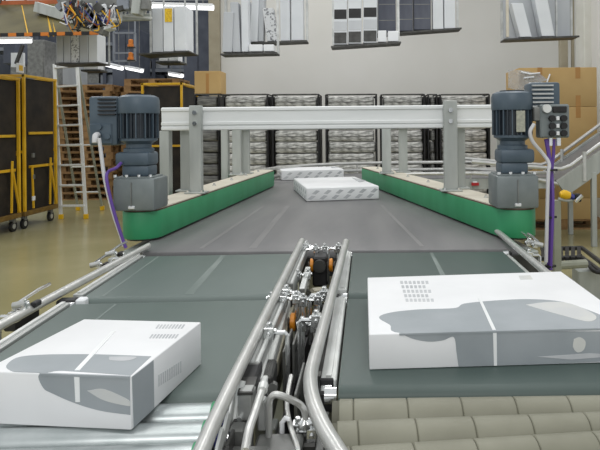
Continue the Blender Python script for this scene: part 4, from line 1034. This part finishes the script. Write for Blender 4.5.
# white frame (far), red-orange lamp
t = thing('tubular_frame', PY(124, 62, 11), 'pale bluish tube frame hanging in the hall above the pallets', 'frame')
q = [PY(114, 33, 11), PY(135, 33, 11), PY(135, 61, 11), PY(114, 61, 11)]
for i in range(4): MB().bar(q[i], q[(i + 1) % 4], .035, .035, (0, 1, 0)).build('tube', 'rack_beam', t)
MB().bar(PY(114, 53, 11), PY(135, 53, 11), .03, .03).build('tube', 'rack_beam', t)
for k in (0, 1): MB().span((q[k].x - .012, 10.99, q[k].z), (q[k].x + .012, 11.01, 5)).build('hanger', 'rack_beam', t)
for v, lb in ((43, 'orange warning beacon inside the pale tube frame, upper one'), (56, 'orange warning beacon inside the pale tube frame, lower one')):
    c = PY(131, v, 11); o = tag(MB().lathe([(.06, 0), (.06, .04), (.045, .05), (.045, .12), (.02, .14)], c - Vector((0, 0, .07)), 12).build('warning_beacon', 'hazard_orange'), lb, 'lamp')
    MB().span((c.x - .07, c.y - .02, c.z - .1), (c.x + .09, c.y + .02, c.z - .07)).build('bracket', 'steel_dark', o)
# tube lamps
def lamp(p, q, label, r=.03):
    p, q = Vector(p), Vector(q)
    t = thing('fluorescent_lamp', (p + q) / 2, label, 'lamp', 'fluorescent lamps in the hall')
    MB().bar(p + Vector((0, 0, .04)), q + Vector((0, 0, .04)), .12, .04).build('housing', 'white', t, .004)
    MB().cyl(p, q, r, 10).build('tube', 'lamp', t)
    for s in (.15, .85):
        c = p.lerp(q, s); MB().cyl(c + Vector((0, 0, .06)), (c.x, c.y, 5.6), .008, 6).build('hanger', 'steel_mid', t)
lamp(PY(-10, 41.5, 9.5), PY(31, 41, 9.5), 'white fluorescent lamp above the yellow carts', .035)
lamp(PY(143, 6, 9.8), PY(213.5, 8, 9.8), 'long white fluorescent lamp behind the sticker bundle', .04)
lamp(PY(103, 64, 15), PY(122, 68.5, 14), 'slanting white fluorescent lamp deep in the hall beside the ladder top', .045)
lamp(PY(127, 68, 15.6), PY(142, 71, 14.8), 'short white fluorescent lamp deep in the hall past the slanting one', .045)
lamp(PY(170, 74, 16), PY(182, 76, 15.4), 'short white fluorescent lamp deep in the hall near the tan cardboard box', .05)

# ------------------------------------------------------------------ deep hall: machine housings and racks
def rack(xa, xb, y, label, levels, h):
    t = thing('storage_rack', ((xa + xb) / 2, y, 0), label, 'rack', 'storage racks deep in the hall')
    n = 4
    for k in range(n + 1):
        x = xa + (xb - xa) * k / n
        for dy in (0, .9): MB().span((x - .05, y + dy - .04, 0), (x + .05, y + dy + .04, h)).build('upright', 'rack_blue', t)
    for z in levels:
        for dy in (0, .9): MB().span((xa, y + dy - .03, z - .05), (xb, y + dy + .03, z + .05)).build('shelf_beam', 'rack_beam', t)
        MB().span((xa, y, z + .05), (xb, y + .9, z + .07)).build('shelf', 'rack_blue', t)
    return t
rack(-9.8, -3.6, 19.0, 'dark blue storage rack at the deep end behind the pallets', [.4, 1.3, 2.2, 2.9, 3.35, 4.2], 5.4)
rack(-15.5, -10.1, 18.5, 'dark blue storage rack at the deep end behind the yellow carts', [.4, 1.3, 2.2, 3.1, 4.0], 5.4)
g = 'grey crates on the deep racks'
for xs, ys, zl, n, wh in ((-9.6, 19.1, 2.27, 11, 'the middle shelf of the deep rack behind the pallets'), (-9.5, 19.1, 2.97, 11, 'the shelf over the middle one, deep rack behind the pallets'), (-9.4, 19.1, 3.42, 8, 'the second highest shelf of the deep rack behind the pallets'), (-15.2, 18.6, 2.27, 6, 'the middle shelf of the deep rack behind the yellow carts'), (-15.2, 18.6, 3.17, 6, 'the second highest shelf of the deep rack behind the carts')):
    for k in range(n):
        x = xs + k * .53 + random.uniform(-.03, .03); h_ = random.uniform(.22, .36)
        o = MB().span((x, ys, zl + .002), (x + .46, ys + .6, zl + h_)).build('crate', random.choice(['rack_blue', 'steel_mid', 'rack_beam', 'motor', 'panel_grey']))
        tag(o, 'crate on ' + wh, 'crate', g)
# tall grey-blue cabinet behind sticker carrier, pale cabinets by the carts
def cabinet(u0, u1, v0, y, dep, m, label, doors):
    a, b_ = PY(u0, v0, y), PY(u1, v0, y)
    t = thing('control_cabinet', ((a.x + b_.x) / 2, y + dep / 2, 0), label, 'cabinet')
    MB().span((a.x, y, .08), (b_.x, y + dep, a.z)).build('body', m, t, .01)
    MB().span((a.x + .02, y + .02, 0), (b_.x - .02, y + dep - .02, .08)).build('plinth', 'steel_dark', t)
    wd = (b_.x - a.x) / doors
    for k in range(doors):
        d = MB().span((a.x + k * wd + .015, y - .02, .12), (a.x + (k + 1) * wd - .015, y, a.z - .04)).build('door', m, t, .006)
        MB().span((a.x + (k + .85) * wd, y - .045, 1.2), (a.x + (k + .85) * wd + .03, y - .02, 1.45)).build('handle', 'steel_dark', d)
cabinet(183, 213, 10, 15.5, .8, 'rack_blue', 'tall slate blue control cabinet beside the column', 2)
cabinet(57, 74, 60, 14.6, .7, 'panel_grey', 'grey control cabinet glimpsed between the ladder rungs', 1)
cabinet(10, 44, 40, 13.0, .8, 'steel_mid', 'grey control cabinet behind the yellow carts', 2)
cabinet(112, 140, 30, 17.2, .8, 'rack_blue', 'slate blue control cabinet behind the pale tube frame', 2)
t = thing('overhead_duct', PY(20, 52, 11.5), 'dark overhead duct with white panel and slanted strut above the yellow carts', 'duct')
MB().span(tuple(PY(3, 64, 11.5)), tuple(PY(28, 44, 11.9))).build('duct_body', 'rack_blue', t, .02)
MB().span(tuple(PY(11, 67, 11.4)), tuple(PY(25, 53, 11.45))).build('white_panel', 'panel_pale', t)
MB().bar(PY(16, 64, 11.3), PY(23, 45, 11.3), .05, .05, (0, 1, 0)).build('strut', 'steel_dark', t)
for u in (5, 26): c = PY(u, 44, 11.7); MB().span((c.x - .015, c.y - .015, c.z), (c.x + .015, c.y + .015, 5.5)).build('hanger', 'steel_dark', t)
